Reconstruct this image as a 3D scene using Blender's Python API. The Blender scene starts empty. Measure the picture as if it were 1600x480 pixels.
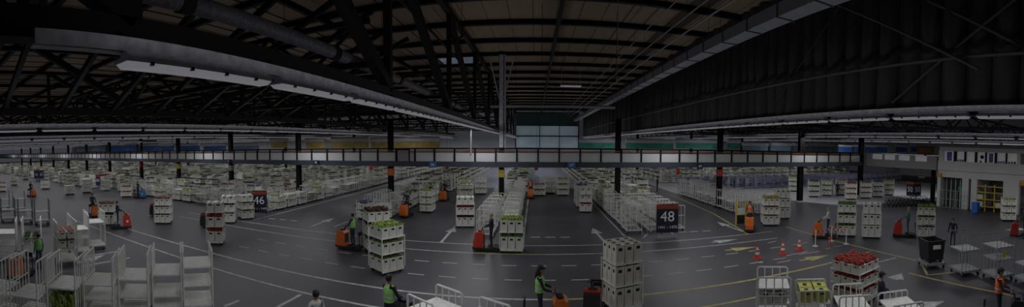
import bpy, math, random
from math import sin, cos, tan, pi, sqrt, radians, hypot, atan2
from mathutils import Vector, Matrix
random.seed(7)
SC = bpy.context.scene
COL = SC.collection

# ------------------------------------------------------------------ camera
F, X0, YC, PITCH, ROLL, H = 615.74, 836.98, 246.92, -.0384, -.0045, 5.8
cd = bpy.data.cameras.new('panorama_camera')
cd.type = 'PANO'
cd.panorama_type = 'CENTRAL_CYLINDRICAL'
cd.central_cylindrical_range_u_min = -X0 / F
cd.central_cylindrical_range_u_max = (1600 - X0) / F
cd.central_cylindrical_range_v_min = (YC - 480) / F
cd.central_cylindrical_range_v_max = YC / F
cd.central_cylindrical_radius = 1.0
cd.clip_end = 1000
cam = bpy.data.objects.new('panorama_camera', cd)
COL.objects.link(cam)
RW = Matrix.Rotation(ROLL, 3, 'Y') @ Matrix.Rotation(PITCH, 3, 'X')
cam.matrix_world = Matrix.Translation((0, 0, H)) @ (RW @ Matrix.Rotation(pi / 2, 3, 'X')).to_4x4()
SC.camera = cam

# ------------------------------------------------------------------ world, exposure
W = bpy.data.worlds.new('hall_air')
SC.world = W
W.use_nodes = True
W.node_tree.nodes['Background'].inputs[0].default_value = (.80, .86, 1, 1)
W.node_tree.nodes['Background'].inputs[1].default_value = .05
SC.view_settings.view_transform = 'Standard'
SC.view_settings.look = 'None'
SC.view_settings.exposure = 0
SC.view_settings.gamma = 1
SC.view_settings.use_curve_mapping = False
ROW_POWER = 1350.0      # watts of one full lamp row, shared by its tubes
ROW_UP = .12            # share of it given to added upward fill strips beside the row


# ------------------------------------------------------------------ placing by sight lines
def ray(x, y):
    t = (x - X0) / F
    return RW @ Vector((sin(t), cos(t), (YC - y) / F))


def G(x, y, z=0.0):
    v = ray(x, y)
    k = (z - H) / v.z
    return Vector((v.x * k, v.y * k, z))


def TH(x):
    return (x - X0) / F


def back(p, d):
    r = hypot(p.x, p.y)
    return Vector((p.x * (1 + d / r), p.y * (1 + d / r), p.z))


# ------------------------------------------------------------------ materials
MATS = {}


def mat(name, c, rough=.6, metal=0.0, var=.12, scale=6.0, bump=0.0, emit=0.0, spec=.5, coord='Object'):
    if name in MATS:
        return MATS[name]
    m = bpy.data.materials.new(name)
    m.use_nodes = True
    nt = m.node_tree
    b = nt.nodes['Principled BSDF']
    b.inputs['Roughness'].default_value = rough
    b.inputs['Metallic'].default_value = metal
    b.inputs['Specular IOR Level'].default_value = spec
    tc = nt.nodes.new('ShaderNodeTexCoord')
    no = nt.nodes.new('ShaderNodeTexNoise')
    no.inputs['Scale'].default_value = scale
    no.inputs['Detail'].default_value = 4
    nt.links.new(tc.outputs[coord], no.inputs['Vector'])
    rp = nt.nodes.new('ShaderNodeValToRGB')
    rp.color_ramp.elements[0].position = .3
    rp.color_ramp.elements[1].position = .7
    rp.color_ramp.elements[0].color = (*[max(0, v * (1 - var)) for v in c], 1)
    rp.color_ramp.elements[1].color = (*[min(1, v * (1 + var)) for v in c], 1)
    nt.links.new(no.outputs['Fac'], rp.inputs['Fac'])
    nt.links.new(rp.outputs['Color'], b.inputs['Base Color'])
    if bump:
        bp = nt.nodes.new('ShaderNodeBump')
        bp.inputs['Strength'].default_value = bump
        nt.links.new(no.outputs['Fac'], bp.inputs['Height'])
        nt.links.new(bp.outputs['Normal'], b.inputs['Normal'])
    if emit:
        nt.links.new(rp.outputs['Color'], b.inputs['Emission Color'])
        b.inputs['Emission Strength'].default_value = emit
    MATS[name] = m
    return m


white = mat('white_enamel', (.72, .72, .68), .5)
offwhite = mat('offwhite_plastic', (.70, .70, .63), .5, var=.1, scale=3)
cardboard = mat('pale_carton', (.62, .60, .50), .7, var=.1, scale=4)
galv = mat('galvanised_steel', (.42, .43, .45), .45, .6, scale=9)
greymetal = mat('grey_wire', (.30, .31, .32), .5, .3)
black = mat('black_rubber', (.012, .012, .013), .7)
darkhole = mat('opening_shade', (.012, .012, .011), .8)  # near-black colour stands for the shade in holes, crate mouths and gaps
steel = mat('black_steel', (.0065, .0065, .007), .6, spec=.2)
steel2 = mat('dark_blue_steel', (.035, .04, .05), .5)
ductm = mat('duct_sheet', (.30, .31, .36), .5, .1, scale=3)
pipem = mat('lagged_pipe', (.14, .14, .165), .55, .1, var=.35, scale=14, bump=.3)
trayM = mat('zinc_tray', (.50, .50, .56), .5, .1, var=.25, scale=5)
tan_m = mat('tan_roof_sheet', (.31, .225, .155), .8, var=.2, scale=.8, coord='Generated')
curtain_m = mat('black_sheeting', (.042, .042, .043), .42, var=.75, scale=1.1, bump=.5)  # stretched noise paints the sheen and dark of the folds into the colour
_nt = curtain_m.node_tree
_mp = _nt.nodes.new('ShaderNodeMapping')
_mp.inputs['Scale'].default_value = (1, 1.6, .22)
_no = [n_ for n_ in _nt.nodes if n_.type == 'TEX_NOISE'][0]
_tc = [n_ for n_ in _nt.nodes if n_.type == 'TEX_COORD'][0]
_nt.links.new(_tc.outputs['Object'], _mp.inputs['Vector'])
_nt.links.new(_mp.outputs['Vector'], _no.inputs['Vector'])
asph = None
greenM = mat('leaf_green', (.16, .26, .05), .7, var=.45, scale=22)
darkgreen = mat('leaf_dark', (.035, .09, .02), .7, var=.4, scale=22)
limeM = mat('leaf_lime', (.27, .36, .08), .7, var=.3, scale=22)
redM = mat('bloom_red', (.30, .035, .022), .7, var=.4, scale=25)
pinkM = mat('bloom_pink', (.30, .14, .12), .7, var=.3, scale=25)
brownM = mat('bloom_brown', (.07, .035, .03), .8, var=.5, scale=25)
purpleM = mat('bloom_purple', (.13, .09, .22), .7, var=.3, scale=25)
yellowM = mat('bloom_yellow', (.36, .31, .09), .7, var=.3, scale=25)
orangeP = mat('orange_paint', (.70, .16, .02), .4)
redP = mat('red_paint', (.55, .045, .025), .4)
blueP = mat('blue_paint', (.05, .16, .38), .4)
blackP = mat('black_paint', (.02, .02, .023), .45)
navy = mat('navy_board', (.010, .013, .032), .5)
bandred = mat('red_band', (.30, .045, .02), .5)
lettering = mat('white_letters', (.80, .80, .78), .6)
yellowP = mat('yellow_paint', (.60, .48, .05), .5)
lineW = mat('white_floor_paint', (.42, .42, .41), .7, var=.35, scale=3)
lineY = mat('yellow_floor_paint', (.42, .37, .14), .7, var=.3, scale=3)
glowM = mat('tube_diffuser', (.92, .93, 1.0), .4, emit=.11, var=.02)
skin_m = mat('skin', (.45, .26, .18), .6)
vestG = mat('green_vest', (.28, .62, .16), .6)
vestO = mat('orange_vest', (.80, .16, .03), .6)
jackD = mat('dark_jacket', (.02, .022, .028), .8)
jackN = mat('navy_jacket', (.018, .025, .06), .8)
jackW = mat('pale_shirt', (.5, .5, .5), .8)
jackT = mat('teal_shirt', (.10, .26, .20), .8)
jeans = mat('dark_trousers', (.022, .026, .042), .8)
jeansB = mat('blue_jeans', (.05, .08, .15), .8)
hairD = mat('dark_hair', (.012, .009, .008), .7)
hairB = mat('light_hair', (.30, .22, .12), .7)
shoeM = mat('shoes', (.015, .014, .014), .6)
coneO = mat('cone_red', (.65, .07, .03), .5)


def floor_mat():
    m = bpy.data.materials.new('dark_sealed_asphalt')
    m.use_nodes = True
    nt = m.node_tree
    b = nt.nodes['Principled BSDF']
    tc = nt.nodes.new('ShaderNodeTexCoord')
    n1 = nt.nodes.new('ShaderNodeTexNoise')
    n1.inputs['Scale'].default_value = .16
    n1.inputs['Detail'].default_value = 6
    n2 = nt.nodes.new('ShaderNodeTexNoise')
    n2.inputs['Scale'].default_value = 9
    n2.inputs['Detail'].default_value = 5
    mp = nt.nodes.new('ShaderNodeMapping')
    mp.inputs['Scale'].default_value = (.5, 1.6, 1)
    nt.links.new(tc.outputs['Object'], mp.inputs['Vector'])
    nt.links.new(mp.outputs['Vector'], n1.inputs['Vector'])
    nt.links.new(tc.outputs['Object'], n2.inputs['Vector'])
    mx = nt.nodes.new('ShaderNodeMix')
    mx.data_type = 'FLOAT'
    mx.inputs[0].default_value = .35
    nt.links.new(n1.outputs['Fac'], mx.inputs[2])
    nt.links.new(n2.outputs['Fac'], mx.inputs[3])
    rp = nt.nodes.new('ShaderNodeValToRGB')
    rp.color_ramp.elements[0].position = .33
    rp.color_ramp.elements[0].color = (.048, .047, .054, 1)
    rp.color_ramp.elements[1].position = .68
    rp.color_ramp.elements[1].color = (.086, .084, .097, 1)
    nt.links.new(mx.outputs[0], rp.inputs['Fac'])
    nt.links.new(rp.outputs['Color'], b.inputs['Base Color'])
    rr = nt.nodes.new('ShaderNodeMapRange')
    rr.inputs['To Min'].default_value = .36
    rr.inputs['To Max'].default_value = .56
    nt.links.new(n1.outputs['Fac'], rr.inputs['Value'])
    nt.links.new(rr.outputs['Result'], b.inputs['Roughness'])
    bp = nt.nodes.new('ShaderNodeBump')
    bp.inputs['Strength'].default_value = .08
    nt.links.new(n2.outputs['Fac'], bp.inputs['Height'])
    nt.links.new(bp.outputs['Normal'], b.inputs['Normal'])
    return m


asph = floor_mat()


# ------------------------------------------------------------------ mesh building
class MB:
    def __init__(s):
        s.v, s.f, s.m = [], [], []

    def add(s, vs, fs, m=0):
        o = len(s.v)
        s.v += [tuple(v) for v in vs]
        s.f += [tuple(i + o for i in f) for f in fs]
        s.m += [m] * len(fs)
        return s

    def box(s, c, d, m=0, rz=0.0, taper=1.0):
        x, y, z = d[0] / 2, d[1] / 2, d[2] / 2
        vs = []
        cr, sr = cos(rz), sin(rz)
        for dz, t in ((-z, taper), (z, 1.0)):
            for dx, dy in ((-x, -y), (x, -y), (x, y), (-x, y)):
                a, b = dx * t, dy * t
                vs.append((c[0] + a * cr - b * sr, c[1] + a * sr + b * cr, c[2] + dz))
        return s.add(vs, [(3, 2, 1, 0), (4, 5, 6, 7), (0, 1, 5, 4), (1, 2, 6, 5), (2, 3, 7, 6), (3, 0, 4, 7)], m)

    def bar(s, p, q, w, h=None, m=0):
        h = h or w
        p, q = Vector(p), Vector(q)
        d = (q - p).normalized()
        u = Vector((0, 0, 1))
        if abs(d.z) > .95:
            u = Vector((1, 0, 0))
        a = d.cross(u).normalized()
        b = a.cross(d).normalized()
        vs = []
        for c in (p, q):
            for i, j in ((-1, -1), (1, -1), (1, 1), (-1, 1)):
                vs.append(c + a * (w / 2 * i) + b * (h / 2 * j))
        return s.add(vs, [(0, 1, 2, 3), (7, 6, 5, 4), (4, 5, 1, 0), (5, 6, 2, 1), (6, 7, 3, 2), (7, 4, 0, 3)], m)

    def tube(s, p, q, r, n=6, m=0, r2=None):
        r2 = r if r2 is None else r2
        p, q = Vector(p), Vector(q)
        d = (q - p).normalized()
        u = Vector((0, 0, 1)) if abs(d.z) < .95 else Vector((1, 0, 0))
        a = d.cross(u).normalized()
        b = a.cross(d)
        vs = []
        for c, rr in ((p, r), (q, r2)):
            for i in range(n):
                t = 2 * pi * i / n
                vs.append(c + a * (rr * cos(t)) + b * (rr * sin(t)))
        fs = [(i, (i + 1) % n, n + (i + 1) % n, n + i) for i in range(n)]
        fs += [tuple(range(n - 1, -1, -1)), tuple(range(n, 2 * n))]
        return s.add(vs, fs, m)

    def path(s, pts, r, n=6, m=0):
        for p, q in zip(pts, pts[1:]):
            s.tube(p, q, r, n, m)
        return s

    def lathe(s, prof, n=12, c=(0, 0, 0), m=0, sy=1.0):
        vs = []
        for r, z in prof:
            for i in range(n):
                t = 2 * pi * i / n
                vs.append((c[0] + r * cos(t), c[1] + r * sin(t) * sy, c[2] + z))
        fs = []
        for k in range(len(prof) - 1):
            for i in range(n):
                fs.append((k * n + i, k * n + (i + 1) % n, (k + 1) * n + (i + 1) % n, (k + 1) * n + i))
        fs.append(tuple(range(n - 1, -1, -1)))
        fs.append(tuple(range((len(prof) - 1) * n, len(prof) * n)))
        return s.add(vs, fs, m)

    def ball(s, c, r, m=0, n=6, k=4, sz=1.0):
        prof = [(r * sin(pi * (i + .15) / (k + .3)), -r * sz * cos(pi * (i + .15) / (k + .3))) for i in range(k + 1)]
        return s.lathe(prof, n, c, m)

    def poly(s, pts, m=0):
        return s.add(pts, [tuple(range(len(pts)))], m)

    def prism(s, pts, z0, z1, m=0):
        n = len(pts)
        vs = [(x, y, z0) for x, y in pts] + [(x, y, z1) for x, y in pts]
        fs = [(i, (i + 1) % n, n + (i + 1) % n, n + i) for i in range(n)]
        fs += [tuple(range(n - 1, -1, -1)), tuple(range(n, 2 * n))]
        return s.add(vs, fs, m)

    def mesh(s, name, *ms, smooth=False):
        me = bpy.data.meshes.new(name)
        me.from_pydata(s.v, [], s.f)
        for m in ms:
            me.materials.append(m)
        me.polygons.foreach_set('material_index', s.m)
        if smooth:
            me.polygons.foreach_set('use_smooth', [True] * len(s.f))
        me.update()
        return me


STUFFY = {'flowers', 'leaves', 'hanger', 'lattice', 'crate_tier', 'corner_posts', 'deck_slats'}
ORD = 'first second third fourth fifth sixth seventh eighth ninth tenth eleventh twelfth thirteenth fourteenth fifteenth sixteenth seventeenth eighteenth nineteenth twentieth'.split()
ORD += ['twenty-' + o_ for o_ in ORD[:9]] + ['thirtieth'] + ['thirty-' + o_ for o_ in ORD[:9]]


def O(name, me, parent=None, loc=(0, 0, 0), rz=0.0, kind=None, sc=None):
    o = bpy.data.objects.new(name, me)
    COL.objects.link(o)
    o.location = loc
    if rz:
        o.rotation_euler = (0, 0, rz)
    if sc:
        o.scale = sc
    if parent:
        o.parent = parent
    if kind or name in STUFFY:
        o['kind'] = kind or 'stuff'
    return o


def tag(o, label, cat, group=None):
    o['label'] = label
    o['category'] = cat
    if group:
        o['group'] = group
    return o


def thing(name, label, cat, loc=(0, 0, 0), rz=0.0, group=None):
    return tag(O(name, None, None, loc, rz), label, cat, group)


def spawn(name, label, cat, loc, rz, group, parts):
    t = thing(name, label, cat, loc, rz, group)
    for p in parts:
        c = O(p[0], p[1], t, p[2] if len(p) > 2 else (0, 0, 0), p[3] if len(p) > 3 else 0.0)
        if len(p) > 4 and p[4]:
            for q in p[4]:
                O(q[0], q[1], c, q[2] if len(q) > 2 else (0, 0, 0), q[3] if len(q) > 3 else 0.0)
        if len(p) > 5 and p[5]:
            c['kind'] = p[5]
    return t


def text_mesh(s, size, m, ext=.004):
    cu = bpy.data.curves.new('lettering', 'FONT')
    cu.body = s
    cu.size = size
    cu.extrude = ext
    cu.align_x = 'CENTER'
    cu.align_y = 'CENTER'
    cu.resolution_u = 3
    o = bpy.data.objects.new('lettering_tmp', cu)
    COL.objects.link(o)
    bpy.context.view_layer.update()
    me = bpy.data.meshes.new_from_object(o.evaluated_get(bpy.context.evaluated_depsgraph_get()))
    bpy.data.objects.remove(o)
    me.transform(Matrix.Rotation(pi / 2, 4, 'X'))   # reads when seen from -Y
    me.materials.clear()
    me.materials.append(m)
    return me


# ================================================================== SETTING
ROOF = 13.9
NAVE_L, NAVE_R = -5.0, 12.0
YF = 100.0
fl = O('floor', MB().prism([(-240, -12), (90, -12), (90, YF + 2), (-240, YF + 2)], -.3, 0).mesh('floor', asph), kind='structure')

# pale concrete apron beyond the asphalt (right hand and far end), flush strip a few mm proud
pale = mat('pale_concrete', (.46, .46, .50), .45, var=.12, scale=.6)
e1, e2, e3 = G(1130, 300), G(1205, 311), G(1330, 331)
O('floor_apron', MB().prism([(16.2, 44), (17.4, 36), (e2.x + 1, e2.y - 1.5), (e3.x + 2, e3.y + 3.5), (34.8, 26.2), (60, 26.2), (60, YF), (16.2, YF)], 0, .004).mesh('floor_apron', pale), kind='structure')
O('floor_far', MB().prism([(-20.2, 50), (15.4, 50), (15.4, YF), (-20.2, YF)], 0, .004).mesh('floor_far', mat('far_concrete_haze', (.40, .42, .50), .35, var=.15, scale=.5)), kind='structure')  # light concrete, its colour lifted further to carry the bluish far haze

# ---- floor paint, each stroke a thin slab of its own
LZ = .006


def stroke(p, q, w, m=lineW, name='lane_line'):
    p, q = Vector((p[0], p[1], 0)), Vector((q[0], q[1], 0))
    c = (p + q) / 2
    d = q - p
    me = MB().box((0, 0, LZ / 2 + .0005), (d.length, w, LZ)).mesh(name, m)
    return O(name, me, fl, (c.x, c.y, 0), atan2(d.y, d.x))


def pstroke(a, b, w, m=lineW, name='lane_line'):
    return stroke(G(*a), G(*b), w, m, name)


stroke((-30, 12.6), (4, 12.6), .13)
stroke((4, 12.6), (9.3, 12.6), .13, lineY)
stroke((-30, 14.36), (.5, 14.36), .14)
stroke((.5, 14.36), (15.2, 14.36), .14, lineY)
stroke((-26, 20.25), (-3.2, 20.25), .10)
stroke((-3.2, 20.25), (.4, 20.25), .12, lineY)
stroke((.4, 20.25), (14.4, 20.25), .10)
stroke((-27, 22.0), (15.2, 22.0), .10)
stroke((-.72, 20.4), (-.75, 60), .12)
stroke((5.56, 23.9), (5.56, 60), .12)
stroke((-20.1, 23), (-20.1, 60), .12)
pstroke((522, 354.5), (545, 346), .12)
pstroke((434, 480), (470, 460.5), .14)
pstroke((351, 479), (373, 470), .14)
pstroke((695, 371), (712, 352), .12)
pstroke((101, 404.5), (182, 393.5), .16)
pstroke((130, 416), (203, 403), .16)
pstroke((1047, 304), (1114.6, 334), .14, lineY)
pstroke((1114.6, 334), (1169, 366), .14, lineY)
pstroke((1228, 355), (1436, 408), .14, lineY)
pstroke((1327, 402), (1361, 393), .14, lineY)
pstroke((1345, 416), (1400, 403), .14)
pstroke((1420, 427), (1560, 457.5), .13, lineY)
pstroke((1560, 457.5), (1600, 466), .13, lineY)
pstroke((1440, 412), (1449, 430), .12, lineY)
pstroke((1449, 430), (1490, 426), .10, lineY)
pstroke((1005, 372), (1022, 357), .10)
pstroke((1040, 357), (1052, 366), .10)
for y, x0, x1, L in ((16.4, -15.5, 12.5, .75), (18.35, -15.8, 13, .72)):
    x = x0
    while x < x1:
        stroke((x, y), (x + L, y), .09, lineW, 'lane_dash')
        x += 1.42
for px, py in ((836, 371), (860, 371), (883, 371), (1066, 363), (1084, 362), (1104, 361), (425, 342), (442, 343.5), (459, 345)):
    g = G(px, py)
    stroke((g.x - .3, g.y), (g.x + .3, g.y), .16, lineW, 'lane_dash')
for a, b in (((1229, 400), (1262, 393)), ((1290, 389), (1297, 388)), ((1186, 411), (1192, 410)), ((1215, 411), (1235, 407)), ((1248, 398), (1280, 393)), ((1303, 386), (1316, 384)), ((1238, 383), (1262, 379)), ((1200, 380), (1212, 377))):
    pstroke(a, b, .09, lineW, 'lane_dash')


def arrow(a, b, w=.16, m=lineW, hl=1.5, hw=.75):
    p, q = G(*a), G(*b)
    d = (q - p)
    L = d.length
    me = MB().prism([(0, -w / 2), (L - hl, -w / 2), (L - hl, -hw / 2), (L, 0), (L - hl, hw / 2), (L - hl, w / 2), (0, w / 2)], .001, LZ + .001).mesh('lane_arrow', m)
    O('lane_arrow', me, fl, (p.x, p.y, 0), atan2(d.y, d.x))


arrow((688, 380), (711, 355))
arrow((948, 382), (926, 357))
arrow((486, 354), (522, 341))
arrow((1112, 379), (1152, 374), m=lineW)
arrow((1133, 391.5), (1182, 386), m=lineY)
arrow((1249, 407.5), (1297, 398.5), m=lineY)
arrow((1160, 362), (1120, 347), m=lineW)
arrow((1398, 437), (1409, 427), .3, hl=.9, hw=.8)
arrow((1440, 479), (1476, 471), .3, hl=.9, hw=.8)
arrow((1600, 358), (1570, 360), .3, hl=1.6, hw=1.1)
arrow((115, 413), (165, 398), .2, hl=1.4, hw=.8)

# ---- roof
roof = O('ceiling', MB().prism([(-240, -12), (90, -12), (90, YF + 2), (-240, YF + 2)], ROOF + .08, ROOF + .3).mesh('ceiling', tan_m), kind='structure')
# roof sheets in the tall bay, one by one
PY = 4.62
PY0 = 21.6 - 7 * PY
sheet = MB().box((0, 0, 0), (1.42, PY - .06, .06)).mesh('roof_sheet', tan_m)
n = 0
for j in range(3, 22):
    for i in range(15):
        O('roof_sheet', sheet, roof, (NAVE_L - 2.6 + 1.48 * i + .74, PY0 + PY * (j + .5), ROOF + .03 + .012 * ((i * 3 + j) % 3)))
for j in range(-1, 25):
    y = PY0 + PY * j
    if y > YF:
        break
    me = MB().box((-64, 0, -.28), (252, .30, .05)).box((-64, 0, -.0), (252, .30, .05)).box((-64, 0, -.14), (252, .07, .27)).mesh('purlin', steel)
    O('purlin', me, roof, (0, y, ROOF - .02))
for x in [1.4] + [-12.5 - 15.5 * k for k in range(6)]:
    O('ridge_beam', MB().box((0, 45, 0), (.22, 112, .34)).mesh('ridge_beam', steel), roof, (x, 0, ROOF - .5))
# seams of the left bays
for k in range(60):
    x = -9 - 3.0 * k * .7
    if x < -95:
        break
    O('roof_seam', MB().box((0, 26, 0), (.05, 60, .05)).mesh('roof_seam', steel2), roof, (x, 0, ROOF + .04))

# ---- walls
wallW = mat('far_wall_paint', (.76, .78, .86), .7, var=.06, scale=.3)
O('wall_far', MB().box((-75, YF + .15, 7), (330, .3, 14)).mesh('wall_far', wallW), kind='structure')
O('wall_right_outer', MB().box((75, 44, 7), (.3, 112, 14)).mesh('wall_outer', mat('outer_wall_paint', (.60, .62, .68), .7, var=.06, scale=.3)), kind='structure')
# hanging black sheeting along the right of the tall bay: one bulged strip beside the other
wr = O('wall_right', MB().box((12.35, 46, 10.6), (.1, 108, 6.7)).box((12.2, 46, 7.25), (.5, 108, .3)).mesh('wall_right', steel), kind='structure')


def sheet_strip(w, bulge, seed):
    r = random.Random(seed)
    mb = MB()
    nz, ny = 5, 7
    vs, fs = [], []
    for k in range(nz):
        z = 7.42 + (13.8 - 7.42) * k / (nz - 1)
        for i in range(ny):
            t = i / (ny - 1)
            vs.append((-bulge * sin(pi * t) ** .8 * (1 + .25 * sin(k * 1.3 + seed)) - r.uniform(0, .08) * sin(pi * t), (t - .5) * w, z))
    for k in range(nz - 1):
        for i in range(ny - 1):
            a = k * ny + i
            fs.append((a + 1, a, a + ny, a + ny + 1))
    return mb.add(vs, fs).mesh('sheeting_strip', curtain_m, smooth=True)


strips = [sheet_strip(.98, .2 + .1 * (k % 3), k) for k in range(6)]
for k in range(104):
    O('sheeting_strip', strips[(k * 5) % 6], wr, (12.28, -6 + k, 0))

# ---- gable glazing at the far end
win = O('window_1', MB().bar((-5.2, YF - .1, 4.4), (11, YF - .1, 4.4), .25, .25).bar((-5.2, YF - .1, 13.4), (11, YF - .1, 13.4), .25, .25)
        .bar((-5.1, YF - .1, 4.4), (-5.1, YF - .1, 13.4), .25, .25).bar((10.9, YF - .1, 4.4), (10.9, YF - .1, 13.4), .25, .25)
        .bar((1, YF - .1, 4.4), (1, YF - .1, 13.4), .2, .2).bar((6, YF - .1, 4.4), (6, YF - .1, 13.4), .14, .14).bar((-5.2, YF - .1, 7.5), (11, YF - .1, 7.5), .3, .3)
        .bar((-5.2, YF - .1, 10.2), (11, YF - .1, 10.2), .24, .24).mesh('window_frame', steel2), kind='structure')
paneM = mat('daylit_pane', (.55, .72, 1.0), .2, emit=.065, var=.35, scale=.12)
for i, (a, b) in enumerate(((-5, 1), (1, 6), (6, 10.8))):
    for c, d in ((4.5, 7.4), (7.6, 10.1), (10.3, 13.3)):
        O('pane', MB().box(((a + b) / 2, 0, (c + d) / 2), (b - a - .2, .03, d - c - .1)).mesh('pane', paneM if c < 10 else mat('green_upper_pane', (.05, .10, .09), .3)), win, (0, YF - .06, 0))

# ================================================================== OVERHEAD THINGS
# ---- lamp rows
LAMP_L, LAMP_P = 2.95, 3.25
lamp_house = MB().prism([(-.16, 0), (.16, 0), (.16, LAMP_L), (-.16, LAMP_L)], 0, .05).box((0, LAMP_L / 2, .1), (.18, LAMP_L - .1, .1)).mesh('housing', trayM)
lamp_diff = MB().add([(-.15, .02, 0), (.15, .02, 0), (.15, LAMP_L - .02, 0), (-.15, LAMP_L - .02, 0), (-.10, .06, -.07), (.10, .06, -.07), (.10, LAMP_L - .06, -.07), (-.10, LAMP_L - .06, -.07)],
                     [(4, 7, 6, 5), (0, 4, 5, 1), (1, 5, 6, 2), (2, 6, 7, 3), (3, 7, 4, 0)]).mesh('diffuser', glowM)
lamp_clip = MB().box((0, 0, -.01), (.36, .05, .05)).mesh('clip', blackP)
ROWS = [(-4.5, 'first lamp row left of the tall bay', 2.2), (11.0, 'lamp row under the black sheeting wall', 2.0), (26.5, 'lamp row right of the black sheeting wall', 3.0), (42.0, 'far right lamp row', 4.0),
        (-20.0, 'second lamp row over the left field', 3.0), (-35.5, 'third lamp row over the left field', 4.0), (-51.0, 'fourth lamp row over the left field', 6.0), (-66.5, 'fifth lamp row over the left field', 8.0), (-82.0, 'sixth lamp row over the left field', 10), (-97.5, 'seventh lamp row over the left field', 10), (-113.0, 'eighth lamp row over the left field', 12), (-128.5, 'farthest lamp row over the left field', 12)]
for ri, (rx, rl, y0) in enumerate(ROWS):
    near = ri < 2
    yend = YF if rx > -90 else 54.0
    ln = yend - y0 - 2
    tray = thing('cable_tray', 'zinc cable tray carrying the ' + rl, 'cable tray', (rx, y0, 7.0), 0, 'cable trays over the lamps')
    y_0 = -.75 if ri == 0 else -.4
    O('tray_channel', MB().box((0, y_0 + (ln - y_0) / 2, .18), (.05, ln - y_0, .19)).box((-.10, y_0 + (ln - y_0) / 2, .10), (.22, ln - y_0, .03)).mesh('tray_channel', trayM), tray)
    hx = {-4.5: -.4, 11.0: 1.05, 26.5: .1, 42.0: .1, -82.0: 0, -97.5: 0, -113.0: 0, -128.5: 0}.get(rx, -.5)
    hz = {-4.5: .5, 11.0: .3, -82.0: 7.0, -97.5: 7.0, -113.0: 7.0, -128.5: 7.0}.get(rx, .9)
    hb = MB()
    y = .6
    while y < ln:
        hb.bar((0, y, .2), (hx, y, hz), .03, .03)
        y += LAMP_P
    O('hanger', hb.mesh('hanger', steel), tray)
    k = 0
    while y0 + .4 + k * LAMP_P < yend - 6:
        yy = y0 + .4 + k * LAMP_P
        k += 1
        if rx == -51.0 and 29 < yy < 33.5:
            continue
        t = thing('strip_lamp', 'strip lamp, %s from the camera on the %s' % (ORD[k - 1], rl), 'lamp', (rx, yy, 6.93), 0, rl)
        hs = O('housing', lamp_house, t)
        O('diffuser', lamp_diff, t)
        if near and k < 7:
            for c in (.4, 1.1, 1.8, 2.5):
                O('clip', lamp_clip, hs, (0, c, 0))
    segs = [(y0, 42.5), (50, 57), (63, 93)]
    total = sum(q_[1] - q_[0] for q_ in segs)
    for sa, sb in segs:                     # the row's tube light, plus an added upward fill strip beside it
        for up in (0, 1):
            lt = bpy.data.lights.new('tube_and_fill_light', 'AREA')
            lt.shape = 'RECTANGLE'
            lt.size = .3
            lt.size_y = sb - sa
            lt.energy = ROW_POWER * (ROW_UP if up else 1) * (sb - sa) / total
            lt.color = (.95, .96, 1.0)
            lo = bpy.data.objects.new('tube_and_fill_light', lt)
            COL.objects.link(lo)
            lo.location = (rx + (0 if not up else .9 if rx < 0 else -.9), (sa + sb) / 2, 7.0 if up else 6.84)
            if up:
                lo.rotation_euler = (pi, 0, 0)

# ---- long lattice trusses under the roof
TP = 9.7


def truss(x, label, zb, zt, y0, y1, group=None):
    t = thing('roof_truss', label, 'truss', (x, 0, 0), 0, group)
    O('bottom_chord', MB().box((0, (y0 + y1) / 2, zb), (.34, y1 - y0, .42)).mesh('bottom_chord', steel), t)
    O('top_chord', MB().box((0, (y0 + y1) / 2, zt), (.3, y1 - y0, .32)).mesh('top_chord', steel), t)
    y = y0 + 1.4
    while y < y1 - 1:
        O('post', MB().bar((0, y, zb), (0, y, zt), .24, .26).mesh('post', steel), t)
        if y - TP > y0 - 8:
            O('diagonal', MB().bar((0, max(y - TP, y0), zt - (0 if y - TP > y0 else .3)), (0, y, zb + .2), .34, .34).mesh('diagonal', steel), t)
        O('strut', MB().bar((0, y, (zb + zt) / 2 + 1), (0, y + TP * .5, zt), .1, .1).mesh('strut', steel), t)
        y += TP


truss(-5.0, 'black lattice truss along the left of the tall bay', 7.48, 13.35, -8, 98)
truss(-20.6, 'black lattice truss over the left trolley field', 8.0, 13.35, -8, 98)
truss(-36.1, 'second black lattice truss over the left trolley field', 8.0, 13.35, -8, 98)
truss(-51.6, 'third black lattice truss over the left trolley field', 8.0, 13.35, -8, 98)
truss(-67.1, 'farthest black lattice truss over the left trolley field', 8.0, 13.35, -8, 98)


def cross_truss(y, x0, x1, zb, zt, label, group, step=1.9, name='cross_truss'):
    t = thing(name, label, 'truss', (0, y, 0), 0, group)
    O('bottom_chord', MB().box(((x0 + x1) / 2, 0, zb), (x1 - x0, .16, .18)).mesh('bottom_chord', steel), t)
    O('top_chord', MB().box(((x0 + x1) / 2, 0, zt), (x1 - x0, .16, .18)).mesh('top_chord', steel), t)
    mb = MB()
    x, k = x0, 0
    while x < x1 - step / 2:
        a, b = (zb, zt) if k % 2 == 0 else (zt, zb)
        mb.bar((x, 0, a), (x + step, 0, b), .1, .1)
        x += step
        k += 1
    O('lattice', mb.mesh('lattice', steel), t)


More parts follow.
